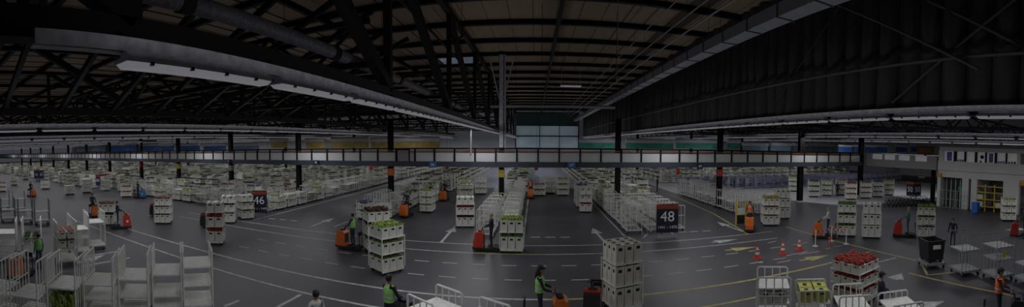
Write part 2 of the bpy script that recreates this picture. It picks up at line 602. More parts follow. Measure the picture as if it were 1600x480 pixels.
for k, y in enumerate((2.0, 11.7, 21.4, 31.1, 40.8, 50.5, 60.2, 69.9, 79.6)):
    cross_truss(y, -110, -5.2, 8.35, 9.75, 'black cross truss over the left field, number %s from the camera' % ('one', 'two', 'three', 'four', 'five', 'six', 'seven', 'eight', 'nine')[k], 'cross trusses of the left field')
for k, y in enumerate((6.0, 15.7, 25.4, 35.1, 44.8, 54.5, 64.2)):
    cross_truss(y, 12.6, 74, 7.7, 8.9, 'black cross truss behind the sheeting wall, number %s from the camera' % ('one', 'two', 'three', 'four', 'five', 'six', 'seven')[k], 'cross trusses right of the sheeting wall')
for xx, lab in ((26.6, 'black lattice girder over the right hand lamp row'), (42.1, 'black lattice girder over the far right lamp row')):
    t = thing('lattice_girder', lab, 'truss', (xx, 0, 0), 0)
    O('bottom_chord', MB().box((0, 45, 7.6), (.16, 104, .18)).mesh('bottom_chord', steel), t)
    O('top_chord', MB().box((0, 45, 8.8), (.16, 104, .18)).mesh('top_chord', steel), t)
    mb = MB()
    for k in range(52):
        mb.bar((0, -6 + 2 * k, 7.6 if k % 2 else 8.8), (0, -4 + 2 * k, 8.8 if k % 2 else 7.6), .1, .1)
    O('lattice', mb.mesh('lattice', steel), t)
# slanting rafters at the far left
for k in range(9):
    y = 1.5 + 3.2 * k
    o = O('rafter_brace', MB().bar((-20.5, y, 8.05), (-9.0, y, 13.3), .22, .28).mesh('rafter_brace', steel))
    tag(o, 'slanting black rafter brace, %s from the camera, between the two left trusses' % ORD[k], 'brace', 'rafter braces of the left bay')

# ---- lagged pipe, duct, conduits
t = thing('lagged_pipe', 'thick dark lagged pipe running above the near lamp row', 'pipe', (-6.0, 0, 8.62))
O('pipe_run', MB().tube((0, 1, 0), (0, 96, 0), .19, 12).mesh('pipe_run', pipem, smooth=True), t)
for k in range(9):
    O('collar', MB().tube((0, 4.8 + TP * k * .6, 0), (0, 5.1 + TP * k * .6, 0), .23, 12).mesh('collar', steel), t)
t = thing('ventilation_duct', 'grey square ventilation duct along the top of the sheeting wall', 'duct', (9.6, 0, 11.35))
dsec = MB().box((0, 0, 0), (.82, 2.38, .55)).mesh('duct_section', ductm)
dfl = MB().box((0, 1.2, 0), (.90, .07, .63)).mesh('flange', mat('duct_flange', (.06, .06, .07), .5))
for k in range(40):
    O('flange', dfl, O('duct_section', dsec, t, (0, 2.42 * k, 0)))
for k in range(12):
    O('hanger', MB().tube((-.35, 0, .28), (-.35, 0, 2.3), .012, 4).tube((.35, 0, .28), (.35, 0, 2.3), .012, 4).mesh('hanger', steel), t, (0, 4 + 8 * k, 0))
for x, z, r_, lab in ((8.0, 11.95, .05, 'thin sprinkler pipe left of the square duct'), (7.2, 12.1, .035, 'thinner conduit beside the sprinkler pipe'), (6.5, 12.6, .03, 'thin conduit nearest the middle of the tall bay'), (-6.7, 13.0, .09, 'dark pipe high beside the left truss')):
    t = thing('conduit', lab, 'pipe', (x, 2, z))
    O('pipe_run', MB().tube((0, 0, 0), (0, 92, 0), r_, 8).mesh('pipe_run', ductm if x > 0 else steel), t)
    mb = MB()
    for k in range(12):
        mb.tube((0, 1 + 7.6 * k, 0), (0, 1 + 7.6 * k, ROOF - z + .02), .01, 4)
    O('hanger', mb.mesh('hanger', steel), t)
tag(O('wall_pipe', MB().tube((0, -4, 0), (0, 94, 0), .07, 8).mesh('wall_pipe', mat('dull_pipe', (.05, .05, .052), .6)), None, (11.6, 0, 8.98)), 'long dull pipe running along the black sheeting wall', 'pipe')
for (a, b, lab) in (((13.3, 12.4), (5.6, 8.5), 'upper diagonal brace on the sheeting wall'), ((9.4, 7.6), (4.4, 10.9), 'rising diagonal brace crossing the wall pipe'), ((7.9, 11.2), (4.2, 9.2), 'short diagonal brace at the far right of the sheeting wall'), ((17.3, 7.9), (12.2, 12.2), 'thin diagonal rod on the sheeting wall')):
    tag(O('wall_brace', MB().tube((0, a[0], a[1]), (0, b[0], b[1]), .055 if 'rod' not in lab else .02, 8).mesh('wall_brace', MATS['dull_pipe']), None, (11.45 if 'upper' in lab else 11.85, 0, 0)), lab, 'brace')
tag(O('cross_pipe', MB().tube((-9.2, 0, 0), (9.2, 0, 0), .17, 10).mesh('cross_pipe', trayM), None, (0, 45.5, 10.0)), 'pale pipe crossing the tall bay in front of the gable window', 'pipe')
tag(O('hanging_cable', MB().tube((0, 0, 0), (0, 0, 4.92), .016, 5).box((0, 0, -.05), (.1, .1, .12)).mesh('hanging_cable', galv), None, (4.15, 20, 9.1)), 'single cable hanging from the roof of the tall bay', 'cable')
for k in range(16):
    x = -10 + 1.15 * k if k % 2 else -30 + 1.5 * k
    y = 14 + (k * 7.7) % 30
    zb = 10.5 if x > -5 else 9
    tag(O('drop_rod', MB().tube((0, 0, 0), (0, 0, ROOF - zb + .1), .014, 4).mesh('drop_rod', steel), None, (x, y, zb)), 'thin black rod hanging from the roof, %s by depth' % ORD[sorted(range(16), key=lambda q_: (q_ * 7.7) % 30).index(k)], 'rod', 'thin rods hanging from the roof')
# two skylight lamps of the tall bay and the roof hatch
for x, y, z, lab in ((4.2, 50, 13.0, 'small pale ceiling lamp hanging right of the middle of the tall bay'), (3.8, 43, 12.0, 'pale oblong lamp panel hung on wires in the tall bay')):
    t = thing('bay_lamp', lab, 'lamp', (x, y, z))
    O('housing', MB().box((0, 0, .06), (2.3, .7, .12)).tube((-1, 0, .1), (-1, 0, ROOF - z), .015, 4).tube((1, 0, .1), (1, 0, ROOF - z), .015, 4).mesh('housing', trayM), t)
    O('diffuser', MB().box((0, 0, -.03), (2.2, .6, .05)).mesh('diffuser', glowM), t)
sk = O('window_2', MB().bar((-9.4, 36.2, 0), (-5.4, 36.2, 0), .2, .2).bar((-9.4, 39.8, 0), (-5.4, 39.8, 0), .2, .2).bar((-9.4, 36.2, 0), (-9.4, 39.8, 0), .2, .2).bar((-5.4, 36.2, 0), (-5.4, 39.8, 0), .2, .2).mesh('window_frame', steel), None, (0, 0, ROOF - .03), kind='structure')
O('pane', MB().box((-7.4, 38, 0), (3.8, 3.4, .04)).mesh('pane', paneM), sk)

# ================================================================== ELEVATED WALKWAY
BY = 32.2
bx0, bx1 = -162.0, 35.0
wk = thing('elevated_walkway', 'long dark elevated walkway with pale railing panels across the hall', 'walkway', (0, BY, 0))
O('deck_girder', MB().box(((bx0 + bx1) / 2, .9, 4.0), (bx1 - bx0, 2.0, .40)).box(((bx0 + bx1) / 2, -.13, 4.01), (bx1 - bx0, .06, .46)).mesh('deck_girder', mat('girder_paint', (.055, .063, .088), .5, var=.2, scale=.4)), wk)
O('top_rail', MB().box(((bx0 + bx1) / 2, 0, 5.30), (bx1 - bx0, .12, .10)).box(((bx0 + bx1) / 2, 1.9, 5.30), (bx1 - bx0, .1, .10)).mesh('top_rail', steel), wk)
O('conveyor_rail', MB().box(((bx0 + bx1) / 2, .1, 5.12), (bx1 - bx0, .05, .09)).mesh('conveyor_rail', mat('rust_orange_rail', (.38, .14, .045), .6, var=.6, scale=.5)), wk)
O('lower_rail', MB().box(((bx0 + bx1) / 2, 0, 5.02), (bx1 - bx0, .08, .06)).mesh('lower_rail', steel), wk)
bp_post = MB().box((0, 0, 4.6), (.13, .12, 1.5)).mesh('post', steel)
bp_panel = MB().box((0, 0, 4.61), (1.56, .03, .76)).mesh('panel', mat('milky_panel', (.70, .70, .69), .45, var=.05, scale=.4))
k = 0
x = bx1 - .2
while x > bx0:
    O('post', bp_post, wk, (x, 0, 0))
    O('panel', bp_panel, wk, (x - .865, .02, 0))
    x -= 1.73
# columns that carry it
bands = {-51.02: redM, -41.73: yellowP, -31.88: mat('grey_wrap', (.35, .3, .28), .6), -12.58: orangeP, -2.83: yellowP, 16.5: redP}
bn = {-61.33: 'black steel column far left under the walkway', -51.02: 'black steel column with red wrap under the left walkway', -41.73: 'black steel column with yellow wrap standing in the left trolley field',
      -31.88: 'black steel column with grey wrap left of sign 46', -22.42: 'plain black steel column right of sign 46', -12.58: 'black steel column with orange wrap', -2.83: 'black steel column with yellow wrap in the middle of the tall bay',
      6.92: 'plain black steel column behind the trolleys of sign 48', 16.5: 'black steel column with red wrap right of sign 48', 26.04: 'thick plain black column on a white plinth', 35.4: 'black steel column left of sign 50', -71: 'black steel column under the walkway behind the far blue cube sign', -80.7: 'black steel column under the walkway, left of the far blue cube sign', -90.4: 'fourth black column from the left end of the walkway', -100.1: 'third black column from the left end of the walkway', -109.8: 'second black column from the left end of the walkway', -119.5: 'leftmost black column under the walkway'}
for x, lab in bn.items():
    t = thing('steel_column', lab, 'column', (x, BY + .45, 0), 0, 'walkway columns')
    w = .55 if x > 20 else .42
    top = 13.3 if x == -2.83 else 7.9
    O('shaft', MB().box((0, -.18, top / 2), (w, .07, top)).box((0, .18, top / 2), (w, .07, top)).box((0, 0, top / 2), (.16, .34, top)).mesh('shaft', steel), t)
    O('base_plate', MB().box((0, 0, .06), (w + .35, .75, .12)).mesh('base_plate', offwhite if x > 20 else steel), t)
    if x in bands:
        O('wrap', MB().box((0, 0, 3.25), (w + .06, .5, .62)).mesh('wrap', bands[x]), t)
    if x == -2.83:
        for s in (-1, 1):
            O('knee_brace', MB().bar((0, 0, 8.6), (s * 1.0, 0, 12.8), .1, .1).mesh('knee_brace', trayM), t)
        O('cladding', MB().box((.0, -.25, 9.2), (.34, .05, 7.6)).box((.3, -.2, 9.2), (.12, .14, 7.6)).box((.15, -.24, 9.2), (.3, .04, .2)).mesh('cladding', trayM), t)
# second line of columns farther back
for i, x in enumerate((-90, -76, -61, -46, -31, 16.5, 26, 36)):
    o = O('steel_column', MB().box((0, 0, 4), (.4, .4, 8)).mesh('shaft', steel), None, (x, 62.5, 0))
    tag(o, 'black steel column in the far column line behind the walkway', 'column', 'columns of the far line')


# small lane signs hung from the walkway
def hang_sign(px, py, w, h, m, lab, txt=None, red=False):
    v = ray(px, py)
    k = (BY - .32) / v.y
    p = Vector((v.x * k, BY - .32, H + v.z * k))
    t = thing('lane_sign', lab, 'sign', (p.x, p.y, p.z), 0, 'signs hung under the walkway')
    O('board', MB().box((0, 0, 0), (w, .12, h)).mesh('board', m), t)
    O('strap', MB().box((0, .11, .02), (w * .6, .12, .08)).mesh('strap', steel), t)
    if txt:
        O('number', text_mesh(txt, h * .7, lettering), t, (0, -.065, 0))


hang_sign(494, 254, .5, .42, navy, 'small black lane sign hung left of the middle', '45')
hang_sign(676, 257.5, .62, .46, blueP, 'small blue lane sign hung left of the yellow-wrapped column', '46')
hang_sign(893, 258.5, .66, .52, blueP, 'small blue lane sign hung over the middle lane', '47')
hang_sign(1093.5, 260, .52, .5, navy, 'small black lane sign hung right of the middle', '49')
hang_sign(357, 252, .5, .4, navy, 'small black lane sign hung over the left field', '44')


def red_sign(px, py, Y, w, h, lab):
    v = ray(px, py)
    k = Y / v.y
    p = Vector((v.x * k, Y, H + v.z * k))
    t = thing('red_marker', lab, 'sign', (p.x, p.y, p.z), 0, 'red markers hanging beyond the walkway')
    O('board', MB().box((0, 0, 0), (w, .04, h)).mesh('board', redP), t)
    O('cord', MB().tube((0, 0, h / 2), (0, 0, ROOF - p.z + .1), .012, 4).mesh('cord', steel), t)


red_sign(580, 263, 46, .5, .5, 'red marker hanging over the left centre lane')
red_sign(698, 263, 50, .4, .35, 'red marker hanging left of the yellow-wrapped column')
red_sign(838, 264, 50, .45, .35, 'red marker hanging over the middle lane')
red_sign(1059.5, 268.5, 46, .4, .75, 'tall red marker hanging right of sign 48')
red_sign(418, 257, 46, .3, .25, 'smallest red marker over the left trolley field')
t = thing('notice_board', 'pale pinkish grey notice board on the walkway railing', 'board', (-11.2, BY - .16, 4.72))
O('board', MB().box((0, 0, 0), (1.0, .06, .95)).mesh('board', mat('notice_paper', (.34, .30, .31), .6)), t)
O('frame', MB().box((-.56, 0, 0), (.08, .09, 1.05)).box((.56, 0, 0), (.08, .09, 1.05)).box((0, 0, .5), (1.2, .09, .06)).mesh('frame', steel), t)
tag(O('drop_pipe', MB().tube((0, 0, 0), (0, 0, 3.2), .07, 8).mesh('drop_pipe', galv), None, (-5.2, BY - .9, 4.75)), 'pale pipe dropping in front of the walkway left of the middle', 'pipe')

# ---- coloured section banners beyond the walkway
YB = 60.0


def banner(x0, x1, y0, y1, m, lab, pale=.45, Y=YB):
    a, b = ray(x0, y0), ray(x1, y1)
    k = Y / a.y
    A = Vector((a.x * k, Y, H + a.z * k))
    k = Y / b.y
    B = Vector((b.x * k, Y, H + b.z * k))
    w, h = B.x - A.x, A.z - B.z
    t = thing('section_banner', lab, 'banner', ((A.x + B.x) / 2, Y, B.z), 0, 'coloured banners beyond the walkway')
    mb = MB()
    n = 8
    for i in range(n):
        xa, xb = -w / 2 + w * i / n, -w / 2 + w * (i + 1) / n
        mb.add([(xa, .06 * sin(i * 1.7), 0), (xb, .06 * sin((i + 1) * 1.7), 0), (xb, .06 * sin((i + 1) * 1.7), h * (1 - pale)), (xa, .06 * sin(i * 1.7), h * (1 - pale))], [(0, 1, 2, 3)])
    O('cloth', mb.mesh('cloth', m), t)
    O('head_roll', MB().tube((-w / 2, 0, h * (1 - pale / 2)), (w / 2, 0, h * (1 - pale / 2)), h * pale / 2, 10).mesh('head_roll', mat('pale_roll', (.68, .68, .76), .6)), t)
    for sx in (-.4, .4):
        O('cord', MB().tube((sx * w, 0, h), (sx * w, 0, ROOF - B.z + .1), .02, 4).mesh('cord', steel), t)


yb = mat('banner_yellow', (.50, .36, .10), .7, var=.25, scale=1.2)
gb = mat('banner_green', (.06, .34, .24), .7, var=.35, scale=.7)
bb = mat('banner_blue', (.04, .16, .50), .7, var=.45, scale=.7)
pb = mat('banner_pale_blue', (.20, .34, .46), .7, var=.3, scale=.7)
names = ['left', 'second', 'third', 'fourth']
for i, (a, b) in enumerate(((423, 449), (478, 508), (518, 576), (580, 687))):
    banner(a, b, 214.5, 231, yb, 'yellow and grey banner, %s of the four yellow ones' % ('first', 'second', 'third', 'fourth')[i])
for i, (a, b) in enumerate(((905, 963), (978, 1052), (1056, 1121), (1137, 1156))):
    banner(a, b, 216, 233, gb, 'green and pale banner, %s of the green ones' % ('first', 'second', 'third', 'fourth')[i])
for i, (a, b) in enumerate(((1160, 1200), (1204, 1236), (1240, 1262), (1264, 1304))):
    banner(a, b, 222, 236, pb, 'pale blue banner, %s of those beside the right columns' % ('first', 'second', 'third', 'fourth')[i])
for i, (a, b) in enumerate(((1310, 1331), (1334, 1347), (1353, 1368), (1370, 1386), (1400, 1418), (1423, 1441))):
    banner(a, b, 226, 238, bb, 'strong blue banner, %s of those at the right end' % ('first', 'second', 'third', 'fourth', 'fifth', 'last')[i], .3, 44)
for i, (a, b) in enumerate(((120, 165), (172, 213), (219, 249), (252, 272), (280, 312), (318, 353), (360, 405))):
    banner(a, b, 224.5, 236.5, bb if i not in (0, 6) else pb, 'blue banner, %s of those over the left field' % ('first', 'second', 'third', 'fourth', 'fifth', 'sixth', 'last')[i], .35, 48)

# ================================================================== TROLLEYS
wheel_me = MB().tube((0, -.02, .09), (0, .02, .09), .09, 8).box((0, 0, .19), (.05, .07, .14), 1).mesh('wheel', black, greymetal)


def hoop_end(W, h, nb, m, r=.02):
    mb = MB()
    y = W / 2
    mb.path([(0, -y, .15), (0, -y, h - .06), (0, -y + .06, h), (0, y - .06, h), (0, y, h - .06), (0, y, .15)], r * 1.15, 6)
    for i in range(nb):
        yy = -y + W * (i + 1) / (nb + 1)
        mb.tube((0, yy, .26), (0, yy, h), r * .8, 5)
    mb.tube((0, -y, h * .62), (0, y, h * .62), r * .8, 5)
    return mb.mesh('end_frame', m)


def deck(L, W, m):
    mb = MB()
    for s in (-1, 1):
        mb.box((0, s * (W / 2 - .03), .25), (L, .06, .07)).box((s * (L / 2 - .03), 0, .25), (.06, W, .07))
    return mb.mesh('base_frame', m)


# style: length between the hoops, hoop width, hoop height, bars, material
STY = {'C': (1.15, 1.05, 1.15, 4, white), 'A': (1.04, 1.38, 2.2, 5, white), 'B': (1.15, 1.05, 1.6, 3, white), 'G': (1.2, 1.05, 2.0, 4, greymetal)}
TK = {}
for c_, (HL, HW, hh, nb, m_) in STY.items():
    TK[c_] = dict(hoop=hoop_end(HW, hh, nb, m_, .026 if c_ != 'G' else .017), deck=deck(HL, HW, m_),
                  shelf=MB().box((HL / 2 - .04, 0, 0), (.04, HW - .06, .05)).box((-HL / 2 + .04, 0, 0), (.04, HW - .06, .05)).box((0, HW / 2 - .05, 0), (HL - .06, .04, .04)).box((0, -HW / 2 + .05, 0), (HL - .06, .04, .04)).mesh('shelf', m_),
                  slat=MB().box((0, 0, .012), (HL - .08, .115, .024)).mesh('slat', m_),
                  board=MB().box((0, 0, .02), (HL - .07, HW - .04, .05)).mesh('shelf_board', m_ if c_ != 'G' else galv))


def hoop_trolley(p, rz, label, shelves, c='A', group=None, ends=(-1, 1)):
    HL, HW = STY[c][:2]
    k_ = TK[c]
    t = thing('shelf_trolley', label, 'trolley', (p[0], p[1], 0), rz, group)
    O('base_frame', k_['deck'], t)
    for sx in (-1, 1):
        for sy in (-1, 1):
            O('wheel', wheel_me, t, (sx * (HL / 2 - .12), sy * (HW / 2 - .08), 0))
    for s in ends:
        O('end_frame', k_['hoop'], t, (s * (HL / 2 - .02), 0, 0))
    for z, kind in [(.285, 'slat')] + list(shelves):
        if kind == 'board':
            O('shelf_board', k_['board'], t, (0, 0, z))
        else:
            sf = O('shelf', k_['shelf'], t, (0, 0, z))
            for i in range(8):
                O('slat', k_['slat'], sf, (0, -HW / 2 + .1 + i * (HW - .2) / 7, 0))
    return t


# ---- loaded trolleys: base, wheels, posts, shelves; the crates stand on them
def crate_mesh(w, d, h, m, closed=False, hole=True):
    mb = MB()
    t = .93
    x, y = w / 2, d / 2
    lo = [(-x * t, -y * t, 0), (x * t, -y * t, 0), (x * t, y * t, 0), (-x * t, y * t, 0)]
    hi = [(-x, -y, h), (x, -y, h), (x, y, h), (-x, y, h)]
    e = .86
    inn = [(-x * e, -y * e, h), (x * e, -y * e, h), (x * e, y * e, h), (-x * e, y * e, h)]
    dp = [(a, b, h - (.02 if closed else .10)) for a, b, c in inn]
    fs = [(3, 2, 1, 0)] + [(i, (i + 1) % 4, 4 + (i + 1) % 4, 4 + i) for i in range(4)] + [(4 + i, 4 + (i + 1) % 4, 8 + (i + 1) % 4, 8 + i) for i in range(4)] + [(8 + i, 8 + (i + 1) % 4, 12 + (i + 1) % 4, 12 + i) for i in range(4)]
    mb.add(lo + hi + inn + dp, fs, 0)
    mb.add(dp, [(0, 1, 2, 3)], 0 if closed else 1)
    mb.box((0, 0, h - .015), (w * 1.03, d * 1.03, .03), 0) if False else None
    if hole:
        for s in (-1, 1):
            yy = s * y * (t + (1 - t) * .8)
            mb.box((0, yy, h * .78), (w * .42, .014, h * .16), 1)
            xx = s * x * (t + (1 - t) * .8)
            mb.box((xx, 0, h * .78), (.014, d * .34, h * .16), 1)
        if closed:
            mb.box((0, 0, h - .014), (w * .42, d * .3, .012), 1)
    for s in (-1, 1):
        mb.box((s * x * .52, -y * .975, h * .45), (.012, .012, h * .6), 0)
    return mb.mesh('crate', m, darkhole)


def foliage_mesh(w, d, h, m, kind='leaf', n=34, seed=1):
    r = random.Random(seed)
    mb = MB()
    for i in range(n):
        x, y = r.uniform(-w / 2, w / 2), r.uniform(-d / 2, d / 2)
        z = r.uniform(.1, 1) * h
        if kind == 'leaf':
            a = r.uniform(0, 6.3)
            s = r.uniform(.035, .075)
            dx, dy = cos(a) * s, sin(a) * s
            mb.add([(x, y, z - h * .6), (x + dx - dy * .5, y + dy + dx * .5, z), (x + dx * 1.3, y + dy * 1.3, z + s * .7), (x + dx + dy * .5, y + dy - dx * .5, z), (x, y, z)],
                   [(0, 1, 4), (1, 2, 4), (2, 3, 4), (3, 0, 4)])
            mb.box((x, y, z - .05), (.05, .05, .10), 0, a)
        else:
            mb.ball((x, y, z), r.uniform(.04, .058), 0, 6, 3)
    return mb.mesh('flowers', m)


foli = {}


def foliage(w, d, h, m, kind, v=0):
    k = (round(w, 2), round(d, 2), round(h, 2), m.name, kind, v)
    if k not in foli:
        foli[k] = foliage_mesh(w, d, h, m, kind, 36 if kind == 'leaf' else 46, hash(m.name) % 97 + v * 5 if False else len(foli) + 3)
    return foli[k]


crates = {}


def crate(w, d, h, m, closed):
    k = (round(w, 2), round(d, 2), round(h, 2), m.name, closed)
    if k not in crates:
        crates[k] = crate_mesh(w, d, h, m, closed)
    return crates[k]


TIERS = {1: ('only',), 2: ('lower', 'upper'), 3: ('bottom', 'middle', 'top')}


def loaded(p, rz, who, short, tiers, pitch=.68, L=1.2, Wd=1.02, nx=3, ny=2, ch=.46, z0=.27, posts=True, cm=None, group='trolleys loaded with crates'):
    """tiers: list (bottom up) of (flower material or None, 'leaf'|'bloom', closed)"""
    n = len(tiers)
    t = thing('crate_trolley', who, 'trolley', (p[0], p[1], 0), rz, group)
    O('base_frame', MB().box((0, 0, .225), (L, Wd, .07)).box((0, -Wd / 2 + .02, .16), (L, .04, .06)).box((0, Wd / 2 - .02, .16), (L, .04, .06)).mesh('base_frame', white), t)
    for sx in (-1, 1):
        for sy in (-1, 1):
            O('wheel', wheel_me, t, (sx * (L / 2 - .13), sy * (Wd / 2 - .1), -.0))
            if posts:
                O('corner_post', MB().box((0, 0, .26 + (pitch * (n - 1) + .05) / 2), (.035, .035, pitch * (n - 1) + .05)).mesh('corner_post', white), t, (sx * (L / 2 + .02), sy * (Wd / 2 + .02), 0))
    for k in range(1, n):
        O('shelf', MB().box((0, 0, 0), (L + .04, Wd + .04, .03)).mesh('shelf', white), t, (0, 0, z0 - .02 + pitch * k))
    cw, cdp = L / nx - .02, Wd / ny - .02
    cr, sr = cos(rz), sin(rz)
    for k, tr in enumerate(tiers):
        fm, fk, closed = tr[:3]
        m = tr[3] if len(tr) > 3 else (cm or offwhite)
        zb = z0 + pitch * k
        for i in range(nx):
            for j in range(ny):
                lx, ly = (i - (nx - 1) / 2) * L / nx, (j - (ny - 1) / 2) * Wd / ny
                mt = crate(cw, cdp, ch, m, closed)
                o = O('flower_crate', mt, None, (p[0] + lx * cr - ly * sr, p[1] + lx * sr + ly * cr, zb), rz)
                tag(o, '%s %s crate, %s tier of %s' % ((('front', 'back') if ny == 2 else ('front', 'middle', 'back'))[j], (('left', 'right') if nx == 2 else ('left', 'centre', 'right'))[i], TIERS[n][k], short), 'crate', 'crates on ' + short)
                if fm:
                    O('flowers', foliage(cw * .88, cdp * .88, .2 if k == n - 1 else max(.05, pitch - ch - .12), fm, fk, (i + j) % 2), o, (0, 0, ch - .05))
    return t


def face(x, extra=0.0):
    return -TH(x) + radians(extra)


def by_px(x, y, d=.55):
    return back(G(x, y), d)


PL = (None, 'leaf', True)
GL = (greenM, 'leaf', False)
LL = (limeM, 'leaf', False)
p = by_px(800, 397)
loaded(p, 0, 'two-tier white crate trolley with pale green tops behind the red tractor', 'the two-tier trolley in the middle', [GL, LL], pitch=.86, ch=.6)
p = G(598, 433) + Vector((-.115, .78, 0))
loaded(p, radians(57), 'three-tier crate trolley with bright green plants, left of centre', 'the bright green trolley left of centre', [GL, GL, LL], pitch=.69)
p = by_px(589, 399, .75)
loaded(p, radians(40), 'crate trolley with dark brown blooms behind the man in green vest', 'the brown-bloomed trolley', [(brownM, 'bloom', False)] * 3, pitch=.74)
p = by_px(1322, 371)
loaded(p, face(1322), 'three-tier trolley of green plants behind the red and white tape', 'the green trolley by the tape', [GL, GL, GL], pitch=.70)
p = by_px(1361, 374)
loaded(p, face(1361), 'three-tier trolley of plain closed white crates right of the tape', 'the plain white trolley', [PL, PL, PL], pitch=.70, ch=.6)
p = by_px(1446, 373)
loaded(p, face(1446), 'three-tier trolley of green plants behind the black bin', 'the green trolley behind the black bin', [GL, GL, GL], pitch=.66)
p = by_px(338, 384)
loaded(p, face(338, -8), 'tall trolley of white crates with red flowers on the left lane', 'the tall red-flowered trolley', [(redM, 'bloom', False), (redM, 'bloom', False), PL], pitch=.84, ch=.55, L=.95, nx=2)
p = by_px(358, 350)
loaded(p, face(358, -8), 'plain white crate trolley behind the tall red-flowered one', 'the plain trolley behind the red-flowered one', [PL, (darkgreen, 'leaf', False), PL], pitch=.66, L=1.0, nx=2)
p = by_px(256, 351)
loaded(p, face(256, -12), 'white crate trolley with pale brown blooms alone on the left lane', 'the lone trolley on the left lane', [(brownM, 'bloom', False), (pinkM, 'bloom', False), (pinkM, 'bloom', False)], pitch=.6, ch=.44)
p = by_px(168, 353)
loaded(p, face(168, -10), 'white crate trolley with pink blooms pulled by the red tractor at left', 'the pink-bloomed trolley', [(brownM, 'bloom', False), (pinkM, 'bloom', False)], pitch=.8, ch=.55)
p = back(G(971, 497), .75)
loaded(p, radians(17), 'tall trolley of three tiers of closed cartons, bottom centre', 'the carton trolley at bottom centre', [PL, PL, PL], pitch=.74, ch=.64, L=1.05, Wd=1.0, ny=3, cm=cardboard)
p = by_px(727, 357)
loaded(p, face(727), 'white crate trolley standing alone in the lane left of the middle', 'the lone trolley left of the middle', [(brownM, 'bloom', False), (redM, 'bloom', False), PL], pitch=.68)
loaded((10.95, 10.2), radians(9), 'trolley heaped with red flowers at the bottom right', 'the red flower trolley', [(redM, 'bloom', False)] * 3, pitch=.5, L=1.32, Wd=1.28, nx=3, ny=3, ch=.3)
p = by_px(384, 344)
loaded(p, face(384, 20), 'white crate trolley with green plants beside sign 46', 'the trolley beside sign 46', [GL, GL, PL], pitch=.6, L=1.0, nx=2, ch=.42)
p = by_px(1221, 343)
loaded(p, face(1221, 10), 'three-tier trolley of closed white crates behind the orange tractor', 'the closed-crate trolley behind the orange tractor', [PL, PL, PL], pitch=.74, ch=.62)
p = by_px(1203, 354)
loaded(p, face(1203, 10), 'three-tier trolley with yellow blooms behind the orange tractor', 'the yellow-bloomed trolley', [(yellowM, 'bloom', False), (pinkM, 'bloom', False), (yellowM, 'bloom', False)], pitch=.64)
p = by_px(915, 333)
loaded(p, face(915), 'white crate trolley with red blooms in the right half of the middle lane', 'the red-bloomed trolley in the middle lane', [(redM, 'bloom', False), PL, PL], pitch=.66, L=1.0, nx=2)
# ---- the empty shelf trolleys in the foreground, left: a coupled train
train = [((-10.85, 9.2), 52, 'slatted white trolley at the right end of the bottom left train', [(.95, 'slat'), (1.58, 'board')]),
         ((-11.5, 8.34), 52, 'slatted white trolley, second from the right in the bottom left train', [(.62, 'slat'), (1.35, 'board')]),
         ((-11.9, 7.24), 50, 'white board trolley, third from the right in the bottom left train', [(.7, 'board'), (1.3, 'board')]),
         ((-12.27, 6.12), 49, 'white trolley with plain boards right of the lime green plants', [(.75, 'board'), (1.25, 'slat')]),
         ((-12.66, 4.96), 48, 'white trolley with lime green plants under its top board', [(1.2, 'board')]),
         ((-13.1, 3.8), 47, 'slatted white trolley left of the lime green plants', [(.95, 'slat')]),
         ((-13.6, 2.66), 46, 'slatted white trolley cut by the bottom left corner', [(.7, 'slat'), (1.1, 'slat')])]
for q, rz, lab, sh in train:
    hoop_trolley(q, radians(rz), lab, sh, 'A', group='empty white shelf trolleys, bottom left')
    if 'lime green plants under' in lab:
        fol = O('plant_tray', MB().box((0, 0, .09), (.8, 1.15, .18), 0).mesh('plant_tray', black), None, (q[0], q[1], .315), radians(rz))
        tag(fol, 'black tray of lime green plants on the bottom left trolley', 'plants')
        for dx in (-.22, .22):
            for dy in (-.4, 0, .4):
                O('leaves', foliage(.42, .46, .55, limeM, 'leaf', 7), fol, (dx, dy, .14), 0)
# second train, mid left
for (x, y), rz, lab, sh in (((-21.0, 10.0), 76, 'wire-sided slatted trolley at the right end of the mid left train', [(1.55, 'board')]), ((-20.4, 8.7), 76, 'slatted trolley with a dark shelf, second in the mid left train', [(.95, 'slat'), (1.4, 'board')]),
                            ((-19.0, 7.35), 78, 'slatted trolley carrying pink boxes in the mid left train', [(.85, 'slat')]), ((-20.5, 6.0), 70, 'white railed trolley with green boxes behind the man in green', [(.9, 'board')]),
                            ((-20.8, 4.7), 72, 'white railed trolley at the left edge behind the orange tractor', [(.9, 'slat'), (1.5, 'board')])):
    hoop_trolley((x, y), radians(rz), lab, sh, 'A', group='trolleys of the mid left train')
    for tag_, z, m_, nm in (('pink boxes', .91, pinkM, 'pink-topped box on the mid left train'), ('green boxes', .955, darkgreen, 'green-topped box behind the man in green')):
        if tag_ in lab:
            for tr in range(2 if 'pink' in lab else 1):
                for i in range(2):
                    for j in range(3):
                        lx, ly = (i - .5) * .46, (j - 1) * .43
                        c0, s0 = cos(radians(rz)), sin(radians(rz))
                        o = O('flower_crate', crate(.40, .40, .34, offwhite, False), None, (x + lx * c0 - ly * s0, y + lx * s0 + ly * c0, z + tr * .46), radians(rz))
                        tag(o, '%s %s %s%s' % (('right', 'left')[i], ('front', 'middle', 'rear')[j], nm, ', upper layer' if tr else ''), 'crate', nm)
                        O('flowers', foliage(.26, .30, .10, m_, 'bloom' if 'pink' in nm else 'leaf', 3), o, (0, 0, .31))
